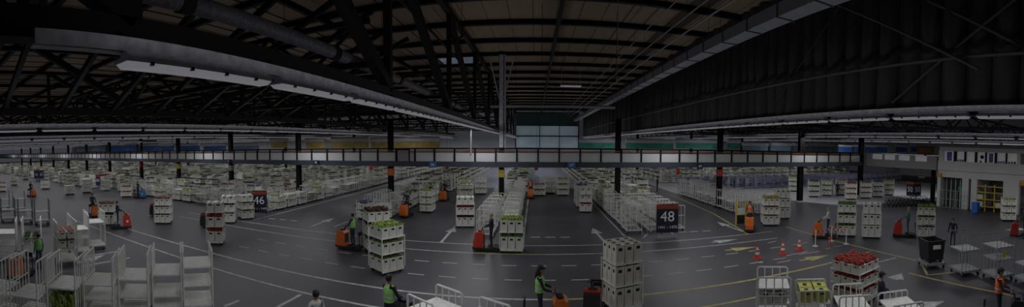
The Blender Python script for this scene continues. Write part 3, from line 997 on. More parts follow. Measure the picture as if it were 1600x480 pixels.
for px, py, lab, sh in ((66, 352, 'grey wire trolley at the right end of the rear left train', [(1.0, 'slat')]), (40, 350, 'grey wire trolley, second in the rear left train', [(1.0, 'slat')]), (13, 348, 'grey wire trolley, third in the rear left train', [(1.0, 'slat')]),
                        (-14, 347, 'grey wire trolley at the left end of the rear left train', [(1.0, 'slat')]), (30, 331, 'grey wire trolley alone behind the rear left train', [(1.2, 'slat')]), (6, 328, 'grey wire trolley half cut by the left edge', [(1.0, 'slat')])):
    q = by_px(px, py, .6)
    hoop_trolley(q, face(px, 6), lab, sh, 'G', group='trolleys of the rear left trains')
# bottom centre trolleys
for q, rz, lab, sh in (((-2.75, 10.45), 58, 'white railed trolley at the bottom, right of the man in the green vest', [(1.18, 'board')]), ((-1.35, 9.75), 58, 'white trolley with folded rail at the bottom centre', [(1.3, 'board')]), ((.42, 9.75), 90, 'low white trolley in front of the woman with the cap', [])):
    hoop_trolley(q, radians(rz), lab, sh, 'C' if 'low' in lab else 'B', group='white trolleys at the bottom centre')
# bottom right trolleys
for q, rz, lab, sh in (((7.5, 10.7), 59, 'white railed trolley at the left of the bottom right group', [(.7, 'board'), (1.2, 'board')]), ((8.65, 10.0), 58, 'white railed trolley with yellow crates in the bottom right group', [(.7, 'board')]),
                       ((9.35, 8.85), 58, 'white railed trolley left below the red flowers', [(.75, 'slat')]), ((9.95, 7.3), 62, 'low white trolley in front of the man in navy', [(.9, 'board')])):
    hoop_trolley(q, radians(rz), lab, sh, 'C' if 'low' in lab or 'left below' in lab else 'B', group='white railed trolleys at the bottom right')
for i, (lx, ly) in enumerate(((-.25, -.25), (.25, -.25), (-.25, .25), (.25, .25))):
    c0, s0 = cos(radians(58)), sin(radians(58))
    for q, z, m_, lab, gr in (((8.65, 10.0), .76, mat('yellow_crate', (.55, .56, .12), .5), 'pale yellow crate on the railed trolley left of the red flowers', 'yellow crates at the bottom right'), ((7.5, 10.7), .76, offwhite, 'white crate on the left railed trolley of the bottom right group', 'white crates at the bottom right')):
        o = O('flower_crate', crate(.48, .44, .34, m_, True), None, (q[0] + lx * c0 - ly * s0, q[1] + lx * s0 + ly * c0, z), radians(58))
        tag(o, ('front left ', 'front right ', 'rear left ', 'rear right ')[i] + lab, 'crate', gr)
# cage trolleys right
for q, rz, lab, sh in (((16.75, 8.55), 60, 'grey wire cage trolley right of the black bin', [(1.2, 'board')]), ((16.9, 6.9), 60, 'grey wire cage trolley with yellow tag', [(1.0, 'slat'), (1.55, 'board')]), ((16.9, 5.3), 62, 'grey wire cage trolley at the right edge', [(.9, 'board')])):
    t = hoop_trolley(q, radians(rz), lab, sh, 'G', group='grey cage trolleys at the right')
    if 'tag' in lab:
        O('tag', MB().box((-.585, .1, 1.25), (.02, .2, .24)).mesh('tag', yellowP), t)
# black bin on a trolley
q = Vector((16.75, 10.45, 0))
hoop_trolley(q, radians(60), 'grey trolley carrying the big black bin', [], 'G', ends=(1,))
t = thing('black_bin', 'big black plastic bin with white label on a grey trolley', 'bin', (q.x, q.y, .325), radians(60))
mb = MB()
x, y, h = .54, .47, .95
mb.add([(-x * .88, -y * .88, .12), (x * .88, -y * .88, .12), (x * .88, y * .88, .12), (-x * .88, y * .88, .12), (-x, -y, h + .12), (x, -y, h + .12), (x, y, h + .12), (-x, y, h + .12), (-x * .92, -y * .92, h + .12), (x * .92, -y * .92, h + .12), (x * .92, y * .92, h + .12), (-x * .92, y * .92, h + .12),
        (-x * .85, -y * .85, .3), (x * .85, -y * .85, .3), (x * .85, y * .85, .3), (-x * .85, y * .85, .3)],
       [(3, 2, 1, 0), (0, 1, 5, 4), (1, 2, 6, 5), (2, 3, 7, 6), (3, 0, 4, 7), (4, 5, 9, 8), (5, 6, 10, 9), (6, 7, 11, 10), (7, 4, 8, 11), (8, 9, 13, 12), (9, 10, 14, 13), (10, 11, 15, 14), (11, 8, 12, 15), (12, 13, 14, 15)])
O('tub', mb.mesh('tub', blackP), t)
mb = MB()
for s in (-1, 1):
    mb.box((0, s * y, h + .1), (2 * x + .06, .05, .07)).box((s * x, 0, h + .1), (.05, 2 * y, .07))
O('rim', mb.mesh('rim', blackP), t)
for sx in (-.4, .4):
    for sy in (-.3, .3):
        O('foot', MB().box((sx, sy, .06), (.12, .12, .13)).mesh('foot', blackP), t)
O('label_plate', MB().box((-.57, 0, .78), (.02, .42, .2)).mesh('label_plate', white), t)

# ---- trolley fields: copies of a few kinds
def mid_kits():
    L, Wd = 1.25, 1.0
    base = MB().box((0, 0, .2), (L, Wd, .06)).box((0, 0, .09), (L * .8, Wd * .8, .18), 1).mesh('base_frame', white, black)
    post = MB()
    for sx in (-1, 1):
        for sy in (-1, 1):
            post.box((sx * L / 2, sy * Wd / 2, 1.15), (.04, .04, 1.9))
    post = post.mesh('corner_posts', white)
    tier = MB()
    for i in range(3):
        for j in range(2):
            tier.box(((i - 1) * L / 3, (j - .5) * Wd / 2, .2), (L / 3 - .03, Wd / 2 - .03, .4), 0, 0, .94)
            tier.box(((i - 1) * L / 3, (j - .5) * (Wd * .985), .31), (.12, .015, .06), 1)
            tier.box(((i - 1) * (L * .975), (j - .5) * Wd / 2, .31), (.015, .12, .06), 1) if i != 1 else None
    tier = tier.mesh('crate_tier', offwhite, darkhole)
    shelf = MB().box((0, 0, 0), (L, Wd, .025)).mesh('shelf', white)
    blooms = []
    for m, kd in ((greenM, 'leaf'), (limeM, 'leaf'), (pinkM, 'bloom'), (redM, 'bloom'), (purpleM, 'bloom'), (yellowM, 'bloom'), (darkgreen, 'leaf'), (brownM, 'bloom')):
        r = random.Random(len(blooms))
        mb = MB()
        for k in range(26):
            mb.box((r.uniform(-.55, .55), r.uniform(-.43, .43), r.uniform(.02, .12)), (.13, .12, .14), 0, r.uniform(0, 3))
        blooms.append(mb.mesh('flowers', m))
    hw = hoop_end(1.0, 1.75, 3, white, .020)
    hb = deck(1.3, 1.0, white)
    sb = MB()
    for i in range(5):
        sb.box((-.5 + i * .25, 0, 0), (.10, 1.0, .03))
    sb = sb.mesh('deck_slats', mat('grey_slats', (.22, .22, .22), .6))  # slats in a darker grey than the white frames
    side = MB()
    for z in (.95, 1.7):
        side.tube((-.64, 0, z), (.64, 0, z), .02, 4)
    for i in range(2):
        side.tube((-.2 + .4 * i, 0, .22), (-.2 + .4 * i, 0, 1.7), .016, 4)
    side = side.mesh('side_rail', white)
    return base, post, tier, shelf, blooms, hb, hw, sb, side


base_k, post_k, tier_k, shelf_k, bloom_k, hb_k, hw_k, sb_k, side_k = mid_kits()
FIELD = 'trolleys of the parking blocks'
BN = ['green plants', 'lime plants', 'pink blooms', 'red blooms', 'purple blooms', 'yellow blooms', 'dark leaves', 'brown blooms']
count_field = 0


KEEP = []


def field_loaded(x, y, rz, where, group, nt, fl_):
    global count_field
    count_field += 1
    KEEP.append((x, y))
    lab = '%s-tier trolley %s%s' % ({2: 'Two', 3: 'Three'}[nt].lower(), 'with ' + BN[fl_] if fl_ is not None else 'of crates', where if where[0] == ',' else ' ' + where)
    t = thing('crate_trolley', lab, 'trolley', (x, y, 0), rz, group)
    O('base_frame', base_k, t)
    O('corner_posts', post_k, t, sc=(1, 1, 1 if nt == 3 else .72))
    for k in range(nt):
        O('crate_tier', tier_k, t, (0, 0, .24 + .6 * k))
        if k:
            O('shelf', shelf_k, t, (0, 0, .22 + .6 * k))
        if fl_ is not None:
            O('flowers', bloom_k[fl_], t, (0, 0, .24 + .6 * k + .38))


def field_empty(x, y, rz, where, group):
    global count_field
    count_field += 1
    t = thing('rail_trolley', 'empty railed trolley' + (where if where[0] == ',' else ' ' + where), 'trolley', (x, y, 0), rz, group)
    O('base_frame', hb_k, t)
    O('end_frame', hw_k, t, (-.62, 0, 0))
    O('end_frame', hw_k, t, (.62, 0, 0))
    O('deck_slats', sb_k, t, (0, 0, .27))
    if R.random() < .3:
        O('shelf', shelf_k, t, (0, 0, 1.0))
    for sx in (-.5, .5):
        for sy in (-.42, .42):
            O('wheel', wheel_me, t, (sx, sy, 0))
    O('side_rail', side_k, t, (0, .47, 0))


R = random.Random(11)


def block(xs, ys, where, group, empty=.3, flowers=(0, 1, 2, 4, 5, 6, None, None, None, None), rz=0.0):
    for i, x in enumerate(xs):
        for j, y in enumerate(ys):
            a = rz + R.uniform(-.03, .03)
            xx, yy = x + R.uniform(-.03, .03), y + R.uniform(-.05, .05)
            if len(ys) > 1:
                w = ', %s from front%s %s' % (ORD[j], '' if len(xs) == 1 else (', left', ', right')[i] if len(xs) == 2 else (', left', ', middle', ', right')[i], where)
            else:
                w = ', %s from the left %s' % (ORD[i], where)
            e = empty(y) if callable(empty) else empty
            if R.random() < e:
                field_empty(xx, yy, a, w, group)
            else:
                field_loaded(xx, yy, a, w, group, R.choice((2, 2, 3, 3)), R.choice(flowers))


def fr(a, b, s):
    out = []
    while a < b:
        out.append(a)
        a += s
    return out


H90 = pi / 2
block([-21.5], fr(26.2, 60, 1.66), 'in lane-side row behind sign 46', 'lane-side row of the left field', .6, rz=H90)
block([-23.3], fr(26.2, 40, 1.9), 'in second row behind sign 46', 'second row of the left field', .4, rz=H90)
block(fr(-46, -24.9, 1.75), [26.4], 'in front row of left field', 'front row of the left field', .45)
block(fr(-46, -24.9, 1.75), [28.6], 'in second front row of left field', 'second front row of the left field', .3)
block([-12.7, -11.25], fr(27.4, 44, 1.7), 'by the orange tractors', 'block left of the middle', lambda y: .9 if y < 31 else .3, rz=H90)
block([-3.05, -1.6], fr(24.2, 44, 1.66), 'behind the two-tier trolley', 'narrow middle block', .93, rz=H90)
block([6.3, 7.75, 9.2], fr(24.9, 41, 1.68), 'behind sign 48', 'block behind sign 48', lambda y: .95 if y < 33 else .25, rz=H90)
block([16.6, 18.1], fr(28.2, 42, 1.7), 'right of the yellow line', 'block right of the yellow line', .97, rz=H90)
# singles in lanes
for x, y, nt, f_, lab in ((-6.6, 37.2, 3, 1, 'standing in the left centre lane'), (-6.1, 43.8, 3, None, 'far down the left centre lane'), (.4, 43, 2, 2, 'far down the middle lane at its left'), (1.6, 45, 3, None, 'far down the middle lane'), (3.0, 43.2, 3, 1, 'far down the middle lane at its right'),
                          (4.3, 35.2, 3, None, 'in the train along the right of the middle lane'), (4.3, 36.8, 3, 4, 'farther in the train along the middle lane'), (11.4, 41.5, 3, 6, 'alone beyond sign 48'),
                          (-8.9, 31.6, 3, 1, 'behind the front orange tractor'), (-9.95, 37.1, 3, 1, 'behind the second orange tractor'), (-7.6, 41.4, 3, 1, 'behind the third orange tractor')):
    field_loaded(x, y, R.uniform(-.1, .1) + (H90 if x < -8 else 0), lab, 'single trolleys in the lanes', nt, f_)
for px, py, nt, f_, lab in ((109, 305, 2, None, 'alone on the far left floor'), (136, 302, 3, None, 'left of the blue cube sign'), (71, 296, 2, None, 'small and alone at the far left'), (198, 309, 2, 3, 'with red boxes near the blue cube sign'), (22, 290, 2, 1, 'far left behind the lone ones'), (100, 283, 3, 2, 'far left by the pillar'),
                            (3, 300, 2, 2, 'cut by the left edge far away'), (40, 281, 2, 0, 'far left among parked ones'), 
                            (1271, 309, 3, 6, 'by the thick plain column'), (1292, 307, 3, 1, 'right of the thick plain column'), (1314, 306, 3, 5, 'second right of the thick plain column'), (1329, 313, 3, 3, 'behind the plain white trolley at right'), (1352, 311, 3, 2, 'behind the bicycles'), (1371, 309, 3, 4, 'behind the bicycles at right'), (1389, 306, 3, 5, 'left of sign 50'),
                            (1240, 300, 3, 1, 'left of the thick plain column'), (1388, 273, 3, 3, 'far off under the walkway at right'), (1404, 273, 3, 1, 'far off under the walkway near the building'), (1440, 280, 3, 0, 'left of the white building'), (1575, 347, 3, 5, 'with yellow posts at the right edge'), (1614, 345, 3, 2, 'at the right edge')):
    q = by_px(px, py, .6)
    field_loaded(q.x, q.y, face(px, R.uniform(-12, 12)), lab, 'single trolleys at the sides', nt, f_)

# everything farther away: too small to tell apart
for px_, py_ in ((158, 292), (61, 280)):
    g = back(G(px_, py_), 1)
    KEEP.append((g.x, g.y))
KEEP += list((x_, BY + .45) for x_ in bn) + [(x_, 62.5) for x_ in (-90, -76, -61, -46, -31, 16.5, 26, 36)]
mb = MB()
r = random.Random(5)


def far_one(x, y, rz=0.0):
    if any(abs(x - a) < 1.7 and abs(y - b) < 1.6 for a, b in KEEP):
        return
    nt = r.choice((2, 3, 3))
    em = r.random() < .35
    mb.box((x, y, .18), (1.2, 1.0, .1), 0)
    for k in range(nt):
        z = .25 + .6 * k
        if em:
            mb.box((x, y - .45, z + .28), (1.15, .04, .06), 0)
            mb.box((x - .55, y, z + .3), (.05, .95, .5), 0)
            mb.box((x + .55, y, z + .3), (.05, .95, .5), 0)
            mb.box((x, y, z), (1.15, .95, .04), 0)
        else:
            mb.box((x, y, z + .22), (1.15, .95, .42), 0, 0, .95)
            c = r.choice((1, 2, 5, 6, 7, 7, 7, 7, 7, 7))
            mb.box((x, y, z + .46), (1.1, .9, .1), c)  # the near-black choice paints the shaded gap between tiers
            for q_ in range(2):
                mb.box((x + r.uniform(-.3, .3), y - .475, z + .3), (.35, .02, .1), 7)


for x in fr(-104, -25, 1.9):
    for y in fr(31, 94, 2.5):
        if 31.5 < y < 33.5 or (x > -46 and y < 30):
            continue
        if (int((x + 200) / 1.9)) % 10 == 0 and y < 60:
            continue
        far_one(x + r.uniform(-.15, .15), y + r.uniform(-.3, .3))
for x in fr(-152, -105, 2.0):
    for y in fr(22, 70, 3.0):
        far_one(x + r.uniform(-.3, .3), y + r.uniform(-.3, .3))
for x in fr(-100, -48, 2.2):
    for y in (25.5, 28):
        if r.random() < .75:
            far_one(x + r.uniform(-.3, .3), y + r.uniform(-.3, .3))
for x in (-23.2, -21.6):
    for y in fr(61, 94, 1.7):
        far_one(x, y)
for x in (-13.8, -12.1, -10.5):
    for y in fr(46, 94, 1.7):
        far_one(x, y)
for x in (-3, -1.5):
    for y in fr(46, 90, 1.7):
        far_one(x, y)
for x in (6.3, 7.8, 9.3):
    for y in fr(43, 90, 1.7):
        far_one(x, y)
for x in fr(10, 15, 1.6):
    for y in fr(56, 94, 1.9):
        far_one(x, y)
for x in fr(19, 58, 1.7):
    for y in fr(56, 92, 2.6):
        far_one(x, y)
ff = O('far_trolley_field', mb.mesh('far_trolley_field', offwhite, greenM, pinkM, redM, purpleM, yellowM, limeM, darkhole), kind='stuff')
tag(ff, 'crowded far field of white flower trolleys reaching the back wall', 'trolleys')
mb = MB()
for x in fr(20, 62, 1.5):
    for y in (46, 48.5, 51):
        mb.box((x, y, .2), (1.2, .9, .08)).box((x - .55, y, .75), (.05, .9, 1.1)).box((x + .55, y, .75), (.05, .9, 1.1)).box((x, y, .8), (1.1, .9, .04)).box((x, y, 1.2), (1.1, .05, .05))
fb = O('far_blue_grey_trolleys', mb.mesh('far_blue_grey_trolleys', mat('blue_grey_wire', (.28, .29, .40), .5)), kind='stuff')
tag(fb, 'rows of empty blue grey trolleys on the pale floor at right', 'trolleys')

# ================================================================== TRACTORS AND PEOPLE
tr_wheel = MB().tube((0, -.05, .13), (0, .05, .13), .13, 12).mesh('wheel', black)
tr_chassis = MB().prism([(-.95, -.36), (.55, -.36), (.82, -.22), (.82, .22), (.55, .36), (-.95, .36)], .08, .2).mesh('chassis', blackP)
tr_platform = MB().box((-.5, 0, .215), (.85, .62, .025)).mesh('platform', black)


def hood_mesh(m):
    mb = MB()
    prof = [(.16, .2), (.80, .2), (.82, .45), (.70, .95), (.58, 1.02), (.28, 1.02), (.16, .9)]
    n = len(prof)
    vs = [(x, -.27, z) for x, z in prof] + [(x, .27, z) for x, z in prof]
    fs = [(i, n + i, n + (i + 1) % n, (i + 1) % n) for i in range(n)] + [tuple(range(n)), tuple(range(2 * n - 1, n - 1, -1))]
    mb.add(vs, fs)
    return mb.mesh('hood', m)


hoods = {k: hood_mesh(m) for k, m in (('orange', orangeP), ('red', redP), ('blue', blueP), ('dark', blackP))}
tr_panel = MB().box((.17, 0, .6), (.05, .4, .5)).mesh('battery_panel', blackP)
tr_col = MB().tube((.34, 0, 1.0), (.22, 0, 1.24), .035, 8).box((.42, 0, 1.06), (.2, .3, .08)).mesh('steering_column', blackP)
tr_bar = MB().path([(.16, -.26, 1.22), (.26, -.16, 1.26), (.22, 0, 1.25), (.26, .16, 1.26), (.16, .26, 1.22)], .018, 6).mesh('handlebar', blackP)
tr_back = MB().path([(-.93, -.16, .2), (-.90, -.16, .95), (-.90, .16, .95), (-.93, .16, .2)], .025, 6).box((-.88, 0, .9), (.07, .38, .22)).mesh('backrest', blackP)
tr_plate = MB().box((.52, -.277, .55), (.18, .012, .16)).mesh('number_plate', white)
tr_hitch = MB().bar((-.79, 0, .16), (-.86, 0, .17), .06, .05).mesh('hitch', blackP)
tr_bump = MB().box((.84, 0, .16), (.05, .5, .12)).mesh('bumper', black)


for m_ in [tr_chassis, tr_platform, tr_panel, tr_col, tr_bar, tr_back, tr_plate, tr_bump] + list(hoods.values()):
    m_.transform(Matrix.Scale(.84, 4, (1, 0, 0)))


def tractor(x, y, ang, c, label, top=None):
    t = spawn('tow_tractor', label, 'tractor', (x, y, 0), ang, 'standing tow tractors', [('chassis', tr_chassis), ('platform', tr_platform), ('hood', hoods[c]), ('battery_panel', tr_panel), ('steering_column', tr_col, (0, 0, 0), 0, [('handlebar', tr_bar)]),
              ('backrest', tr_back), ('number_plate', tr_plate), ('bumper', tr_bump), ('hitch', tr_hitch), ('wheel', tr_wheel, (.42, 0, 0)), ('wheel', tr_wheel, (-.5, .31, 0)), ('wheel', tr_wheel, (-.5, -.31, 0))])
    if top:
        O('hood_top', MB().box((.36, 0, 1.04), (.29, .5, .06)).box((.42, 0, .9), (.25, .56, .1)).mesh('hood_top', top), t)
    return t


# ---- people: one skinned surface each, clothes and hair as children
def skin_body(pose, fingers):
    V, E, RAD, KIND = [], [], [], []

    def v(p, r, k, link=None):
        V.append(p)
        RAD.append(r if isinstance(r, tuple) else (r, r))
        KIND.append(k)
        if link is not None:
            E.append((link, len(V) - 1))
        return len(V) - 1
    pel = v((0, 0, .96), (.155, .12), 'pants')
    sp = v((0, 0, 1.12), (.145, .11), 'shirt', pel)
    ch = v((.01, 0, 1.32), (.165, .125), 'shirt', sp)
    sh = v((0, 0, 1.43), (.13, .095), 'shirt', ch)
    nk = v((.01, 0, 1.50), .056, 'skin', sh)
    h0 = v((.025, 0, 1.575), (.070, .080), 'skin', nk)
    h1 = v((.03, 0, 1.66), (.078, .095), 'skin', h0)
    v((.02, 0, 1.735), (.055, .07), 'skin', h1)
    roots = [pel]
    for s in (-1, 1):
        hip = v((0, s * .095, .88), .092, 'pants', pel)
        kn = v((.03, s * .11, .50), .062, 'pants', hip)
        an = v((-.02, s * .12, .11), .043, 'pants', kn)
        hl = v((-.03, s * .12, .045), .042, 'shoe', an)
        v((.15, s * .14, .035), (.042, .032), 'shoe', hl)
        so = v((0, s * .185, 1.41), .062, 'shirt', sh)
        if pose == 'drive':
            e, w_, hd = (.12, s * .25, 1.13), (.36, s * .19, 1.045), (.44, s * .17, 1.025)
        elif pose == 'reach':
            e, w_, hd = (.14, s * .24, 1.18), (.40, s * .15, 1.18), (.48, s * .13, 1.19)
        else:
            e, w_, hd = (-.02, s * .25, 1.12), (.05, s * .26, .86), (.07, s * .25, .78)
        el = v(e, .047, 'shirt', so)
        wr_ = v(w_, .034, 'shirt', el)
        pm_ = v(hd, (.036, .024), 'skin', wr_)
        if fingers:
            d = (Vector(hd) - Vector(w_)).normalized()
            sd = Vector((0, 1, 0)) if pose != 'stand' else Vector((1, 0, 0))
            dn = Vector((0, 0, -1)) if pose != 'stand' else Vector((0, -s, 0))
            for k in range(4):
                b0 = Vector(hd) + d * .015 + sd * (.021 * (k - 1.5))
                ln = (.055, .065, .06, .045)[k]
                r0 = v(tuple(b0), .0095, 'skin')
                roots.append(r0)
                m0 = v(tuple(b0 + d * ln * .6), .009, 'skin', r0)
                v(tuple(b0 + d * ln * .75 + dn * ln * .55), .008, 'skin', m0)
            b0 = Vector(hd) - d * .02 - sd * (s * .025)
            r0 = v(tuple(b0), .011, 'skin')
            roots.append(r0)
            v(tuple(b0 + d * .035 - sd * (s * .03) + dn * .02), .009, 'skin', r0)
    me = bpy.data.meshes.new('body_cage')
    import bmesh
    bm = bmesh.new()
    bm.verts.layers.skin.verify()
    vs = [bm.verts.new(p) for p in V]
    for a, b in E:
        bm.edges.new((vs[a], vs[b]))
    bm.to_mesh(me)
    bm.free()
    for i, sv in enumerate(me.skin_vertices[0].data):
        sv.radius = RAD[i]
        sv.use_root = i in roots
    o = bpy.data.objects.new('body_tmp', me)
    COL.objects.link(o)
    md = o.modifiers.new('Skin', 'SKIN')
    md.use_smooth_shade = True
    o.modifiers.new('Sub', 'SUBSURF').levels = 1
    bpy.context.view_layer.update()
    out = bpy.data.meshes.new_from_object(o.evaluated_get(bpy.context.evaluated_depsgraph_get()))
    bpy.data.objects.remove(o)
    segs = [(Vector(V[a]), Vector(V[b]), KIND[b]) for a, b in E]
    order = ['skin', 'shirt', 'pants', 'shoe']
    idx = []
    for p in out.polygons:
        c = p.center
        best, bk = 9, 'shirt'
        for a, b, k in segs:
            ab = b - a
            t_ = max(0, min(1, (c - a).dot(ab) / ab.length_squared))
            d_ = (a + ab * t_ - c).length
            if d_ < best:
                best, bk = d_, k
        if bk == 'shirt' and c.z < 1.0 and abs(c.y) < .2 and c.x < .12:
            bk = 'pants'
        idx.append(order.index(bk))
    # face: eyes, nose, mouth, ears welded on as small shapes
    bmx = bmesh.new()
    bmx.from_mesh(out)
    ml = MB()
    ml.ball((.104, -.03, 1.655), .012, 4, 6, 3).ball((.104, .03, 1.655), .012, 4, 6, 3)
    ml.add([(.098, -.016, 1.612), (.098, .016, 1.612), (.104, 0, 1.665), (.136, 0, 1.62)], [(0, 3, 2), (3, 1, 2), (0, 1, 3)], 0)
    ml.box((.098, 0, 1.588), (.012, .045, .010), 5)
    for s in (-1, 1):
        ml.box((.03, s * .085, 1.645), (.035, .02, .06), 0)
    base = len(bmx.verts)
    nv = [bmx.verts.new(p) for p in ml.v]
    for f in ml.f:
        try:
            bmx.faces.new([nv[i] for i in f])
        except ValueError:
            pass
    bmx.to_mesh(out)
    bmx.free()
    idx += ml.m
    return out, idx


BODY = {}


def body(pose, fingers):
    k = (pose, fingers)
    if k not in BODY:
        BODY[k] = skin_body(pose, fingers)
    return BODY[k]


def vest_mesh(m):
    mb = MB()
    n = 14
    rings = [(.98, .178, .150, 0), (1.10, .172, .142, 0), (1.22, .182, .150, .005), (1.34, .190, .152, .01), (1.42, .165, .120, .005), (1.475, .10, .085, .005)]
    vs, fs = [], []
    for z, ry, rx, ox in rings:
        for i in range(n):
            a = 2 * pi * i / n
            vs.append((ox + rx * cos(a), ry * sin(a), z))
    for k in range(len(rings) - 1):
        for i in range(n):
            fs.append((k * n + i, k * n + (i + 1) % n, (k + 1) * n + (i + 1) % n, (k + 1) * n + i))
    mb.add(vs, fs)
    stripe = MB()
    vs, fs = [], []
    for z in (1.10, 1.15):
        for i in range(n):
            a = 2 * pi * i / n
            vs.append((.180 * cos(a) * .86, .180 * sin(a) * 1.02, z))
    for i in range(n):
        fs.append((i, (i + 1) % n, n + (i + 1) % n, n + i))
    mb.add(vs, fs, 1)
    return mb.mesh('vest', m, jackW, smooth=True)


def hair_mesh(m, long_=False):
    mb = MB()
    n = 12
    vs, fs = [], []
    rings = [(1.60 if not long_ else 1.47, .088, .098), (1.66, .096, .108), (1.71, .093, .105), (1.755, .07, .08), (1.775, .03, .035)]
    for z, ry, rx in rings:
        for i in range(n):
            a = 2 * pi * i / n
            fx = rx * cos(a)
            zz = z
            if cos(a) > .35 and z < 1.70:
                zz = 1.70
            vs.append((.005 + min(fx, .098), ry * sin(a), zz))
    for k in range(len(rings) - 1):
        for i in range(n):
            fs.append((k * n + i, k * n + (i + 1) % n, (k + 1) * n + (i + 1) % n, (k + 1) * n + i))
    fs.append(tuple(range((len(rings) - 1) * n, len(rings) * n)))
    mb.add(vs, fs)
    if long_:
        mb.tube((-.09, 0, 1.62), (-.13, 0, 1.40), .05, 8, 0, .025)
    return mb.mesh('hair', m, smooth=True)


def cap_mesh(m):
    mb = MB()
    mb.lathe([(.108, 1.69), (.110, 1.73), (.09, 1.785), (.04, 1.81)], 14, (.01, 0, 0))
    mb.prism([(.08, -.085), (.17, -.06), (.19, 0), (.17, .06), (.08, .085)], 1.695, 1.71)
    return mb.mesh('cap', m, smooth=False)


vests = {'green': vest_mesh(vestG), 'orange': vest_mesh(vestO)}
hairs = {'dark': hair_mesh(hairD), 'long': hair_mesh(hairD, True), 'light': hair_mesh(hairB)}
caps = {'dark': cap_mesh(jackD)}


def person(x, y, z, ang, label, shirt=jackD, pants=jeans, vest=None, hair='dark', cap=None, pose='drive', sc=1.0, fingers=False):
    me, idx = body(pose, fingers)
    me = me.copy()
    me.materials.clear()
    for m in (skin_m, shirt, pants, shoeM, hairD, mat('lips', (.30, .10, .08), .6)):
        me.materials.append(m)
    me.polygons.foreach_set('material_index', idx[:len(me.polygons)] + [0] * (len(me.polygons) - len(idx)))
    me.name = 'person'
    o = O('person', me, None, (x, y, z), ang, sc=(sc, sc, sc))
    tag(o, label, 'person')
    if vest:
        O('vest', vests[vest], o)
    O('hair', hairs[hair], o)
    if cap:
        O('cap', caps[cap], o)
    return o


def rig(x, y, ang, c, tlab, plab=None, top=None, near=False, **kw):
    tractor(x, y, ang, c, tlab, top)
    if plab:
        person(x - .27 * cos(ang), y - .27 * sin(ang), .232, ang, plab, fingers=near, **kw)


def rpx(px, py, ang, *a, **kw):
    g = G(px, py)
    rig(g.x, g.y, ang, *a, **kw)


PI_ = pi
rpx(545, 389, radians(176), 'orange', 'orange tow tractor pulling the brown-bloomed trolley', 'driver in green vest on the orange tractor left of centre', vest='green', near=True)
rpx(760, 391, PI_, 'red', 'red tow tractor pulling the two-tier trolley in the middle', 'driver in dark clothes on the red tractor in the middle', shirt=jackD, pants=jeans, hair='light', near=True)
rig(1.95, 12.8, radians(255), 'dark', 'black tow tractor with red top left of the carton trolley', None, top=redP)
rig(.42, 12.0, radians(0), 'orange', 'orange tow tractor driven by the woman with the cap', 'woman in green vest and dark cap driving at the bottom centre', vest='green', hair='long', cap='dark', near=True)
rpx(1171, 361, radians(238), 'orange', 'orange tow tractor right of the yellow line pulling two trolleys', 'driver in dark clothes on the orange tractor near the cones', shirt=jackD, vest='orange')
rpx(1287, 372, face(1287) + PI_, 'orange', 'orange tow tractor behind the red and white tape', 'driver with pale sleeves on the orange tractor by the tape', shirt=jackW, hair='light')
rpx(1412, 370, face(1416) + PI_, 'red', 'orange-red tow tractor left of the black bin', 'driver in teal shirt and jeans left of the black bin', shirt=jackT, pants=jeansB, hair='light')
rpx(1594, 371, radians(110), 'red', 'red tow tractor cut by the right edge', 'driver in dark clothes at the right edge', shirt=jackD)
rpx(190, 357, face(187), 'red', 'red tow tractor pulling the pink-bloomed trolley at left', 'driver in dark clothes on the red tractor at left', shirt=jackD)
rpx(147, 339, face(147, -70), 'orange', 'orange tow tractor left of the pink-bloomed trolley', 'driver in dark clothes left of the pink-bloomed trolley', shirt=jackD)
rpx(327, 356, face(321) + PI_ * .75, 'dark', 'dark tow tractor left of the tall red-flowered trolley', None, top=redP)
rpx(246, 338, face(243) + PI_ * .75, 'dark', 'dark tow tractor in front of the lone trolley on the left lane', None, top=redP)
rpx(634, 339, radians(265), 'orange', 'front orange tow tractor left of the middle', 'driver in blue jacket on the front orange tractor', shirt=jackN)
rpx(671, 321, radians(255), 'orange', 'second orange tow tractor left of the middle', 'driver in dark clothes on the second orange tractor', shirt=jackD)
rpx(694, 314, radians(265), 'orange', 'third orange tow tractor left of the middle', 'driver in dark clothes on the third orange tractor', shirt=jackD)
rpx(829, 310, radians(265), 'orange', 'small orange tow tractor far down the middle lane', 'driver in orange vest far down the middle lane', vest='orange')
rpx(50, 308, face(50, -60), 'orange', 'lone orange tow tractor on the far left floor', 'driver in dark clothes on the far left floor', shirt=jackD)
rpx(219, 310, face(219, -30), 'blue', 'blue tow tractor at the front of the left field', 'driver in dark clothes on the blue tractor', shirt=jackD)
rig(-17.6, 4.55, radians(-50), 'orange', 'orange tow tractor at the left edge beside the man in green', None)
person(-18.5, 5.75, 0, radians(200), 'man in green jacket and blue jeans standing by the mid left train', shirt=mat('green_jacket', (.05, .28, .07), .8), pants=jeansB, vest='green', pose='stand', fingers=True)
rig(-4.05, 10.75, radians(70), 'dark', 'dark tow tractor under the man in green vest at the bottom', 'man in bright green vest seen from behind at the bottom', shirt=jackD, vest='green', near=True)
person(-5.75, 9.1, 0, radians(150), 'person with dark hair and white top cut by the bottom edge', shirt=jackW, pose='stand')
person(10.2, 8.3, 0, radians(-35), 'man in navy jacket among the bottom right trolleys', shirt=jackN, pants=jeans, cap='dark', pose='drive', sc=.95, fingers=True)
rig(12.2, 4.6, face(1570), 'dark', 'dark tow tractor at the bottom right corner', 'man in orange vest at the bottom right corner', shirt=jackD, vest='orange', cap='dark', near=True)
g = G(1488, 386)
person(g.x, g.y, 0, radians(200), 'person in dark clothes standing behind the black bin', shirt=jackD, pose='stand')
g = G(1308, 307)
person(g.x, g.y, 0, radians(200), 'person in black standing right of the loaded trolleys by the thick column', shirt=jackD, pose='stand')
g = G(1027, 299)
person(g.x, g.y, 0, radians(180), 'small dark person far away behind sign 48', shirt=jackD, pose='stand')

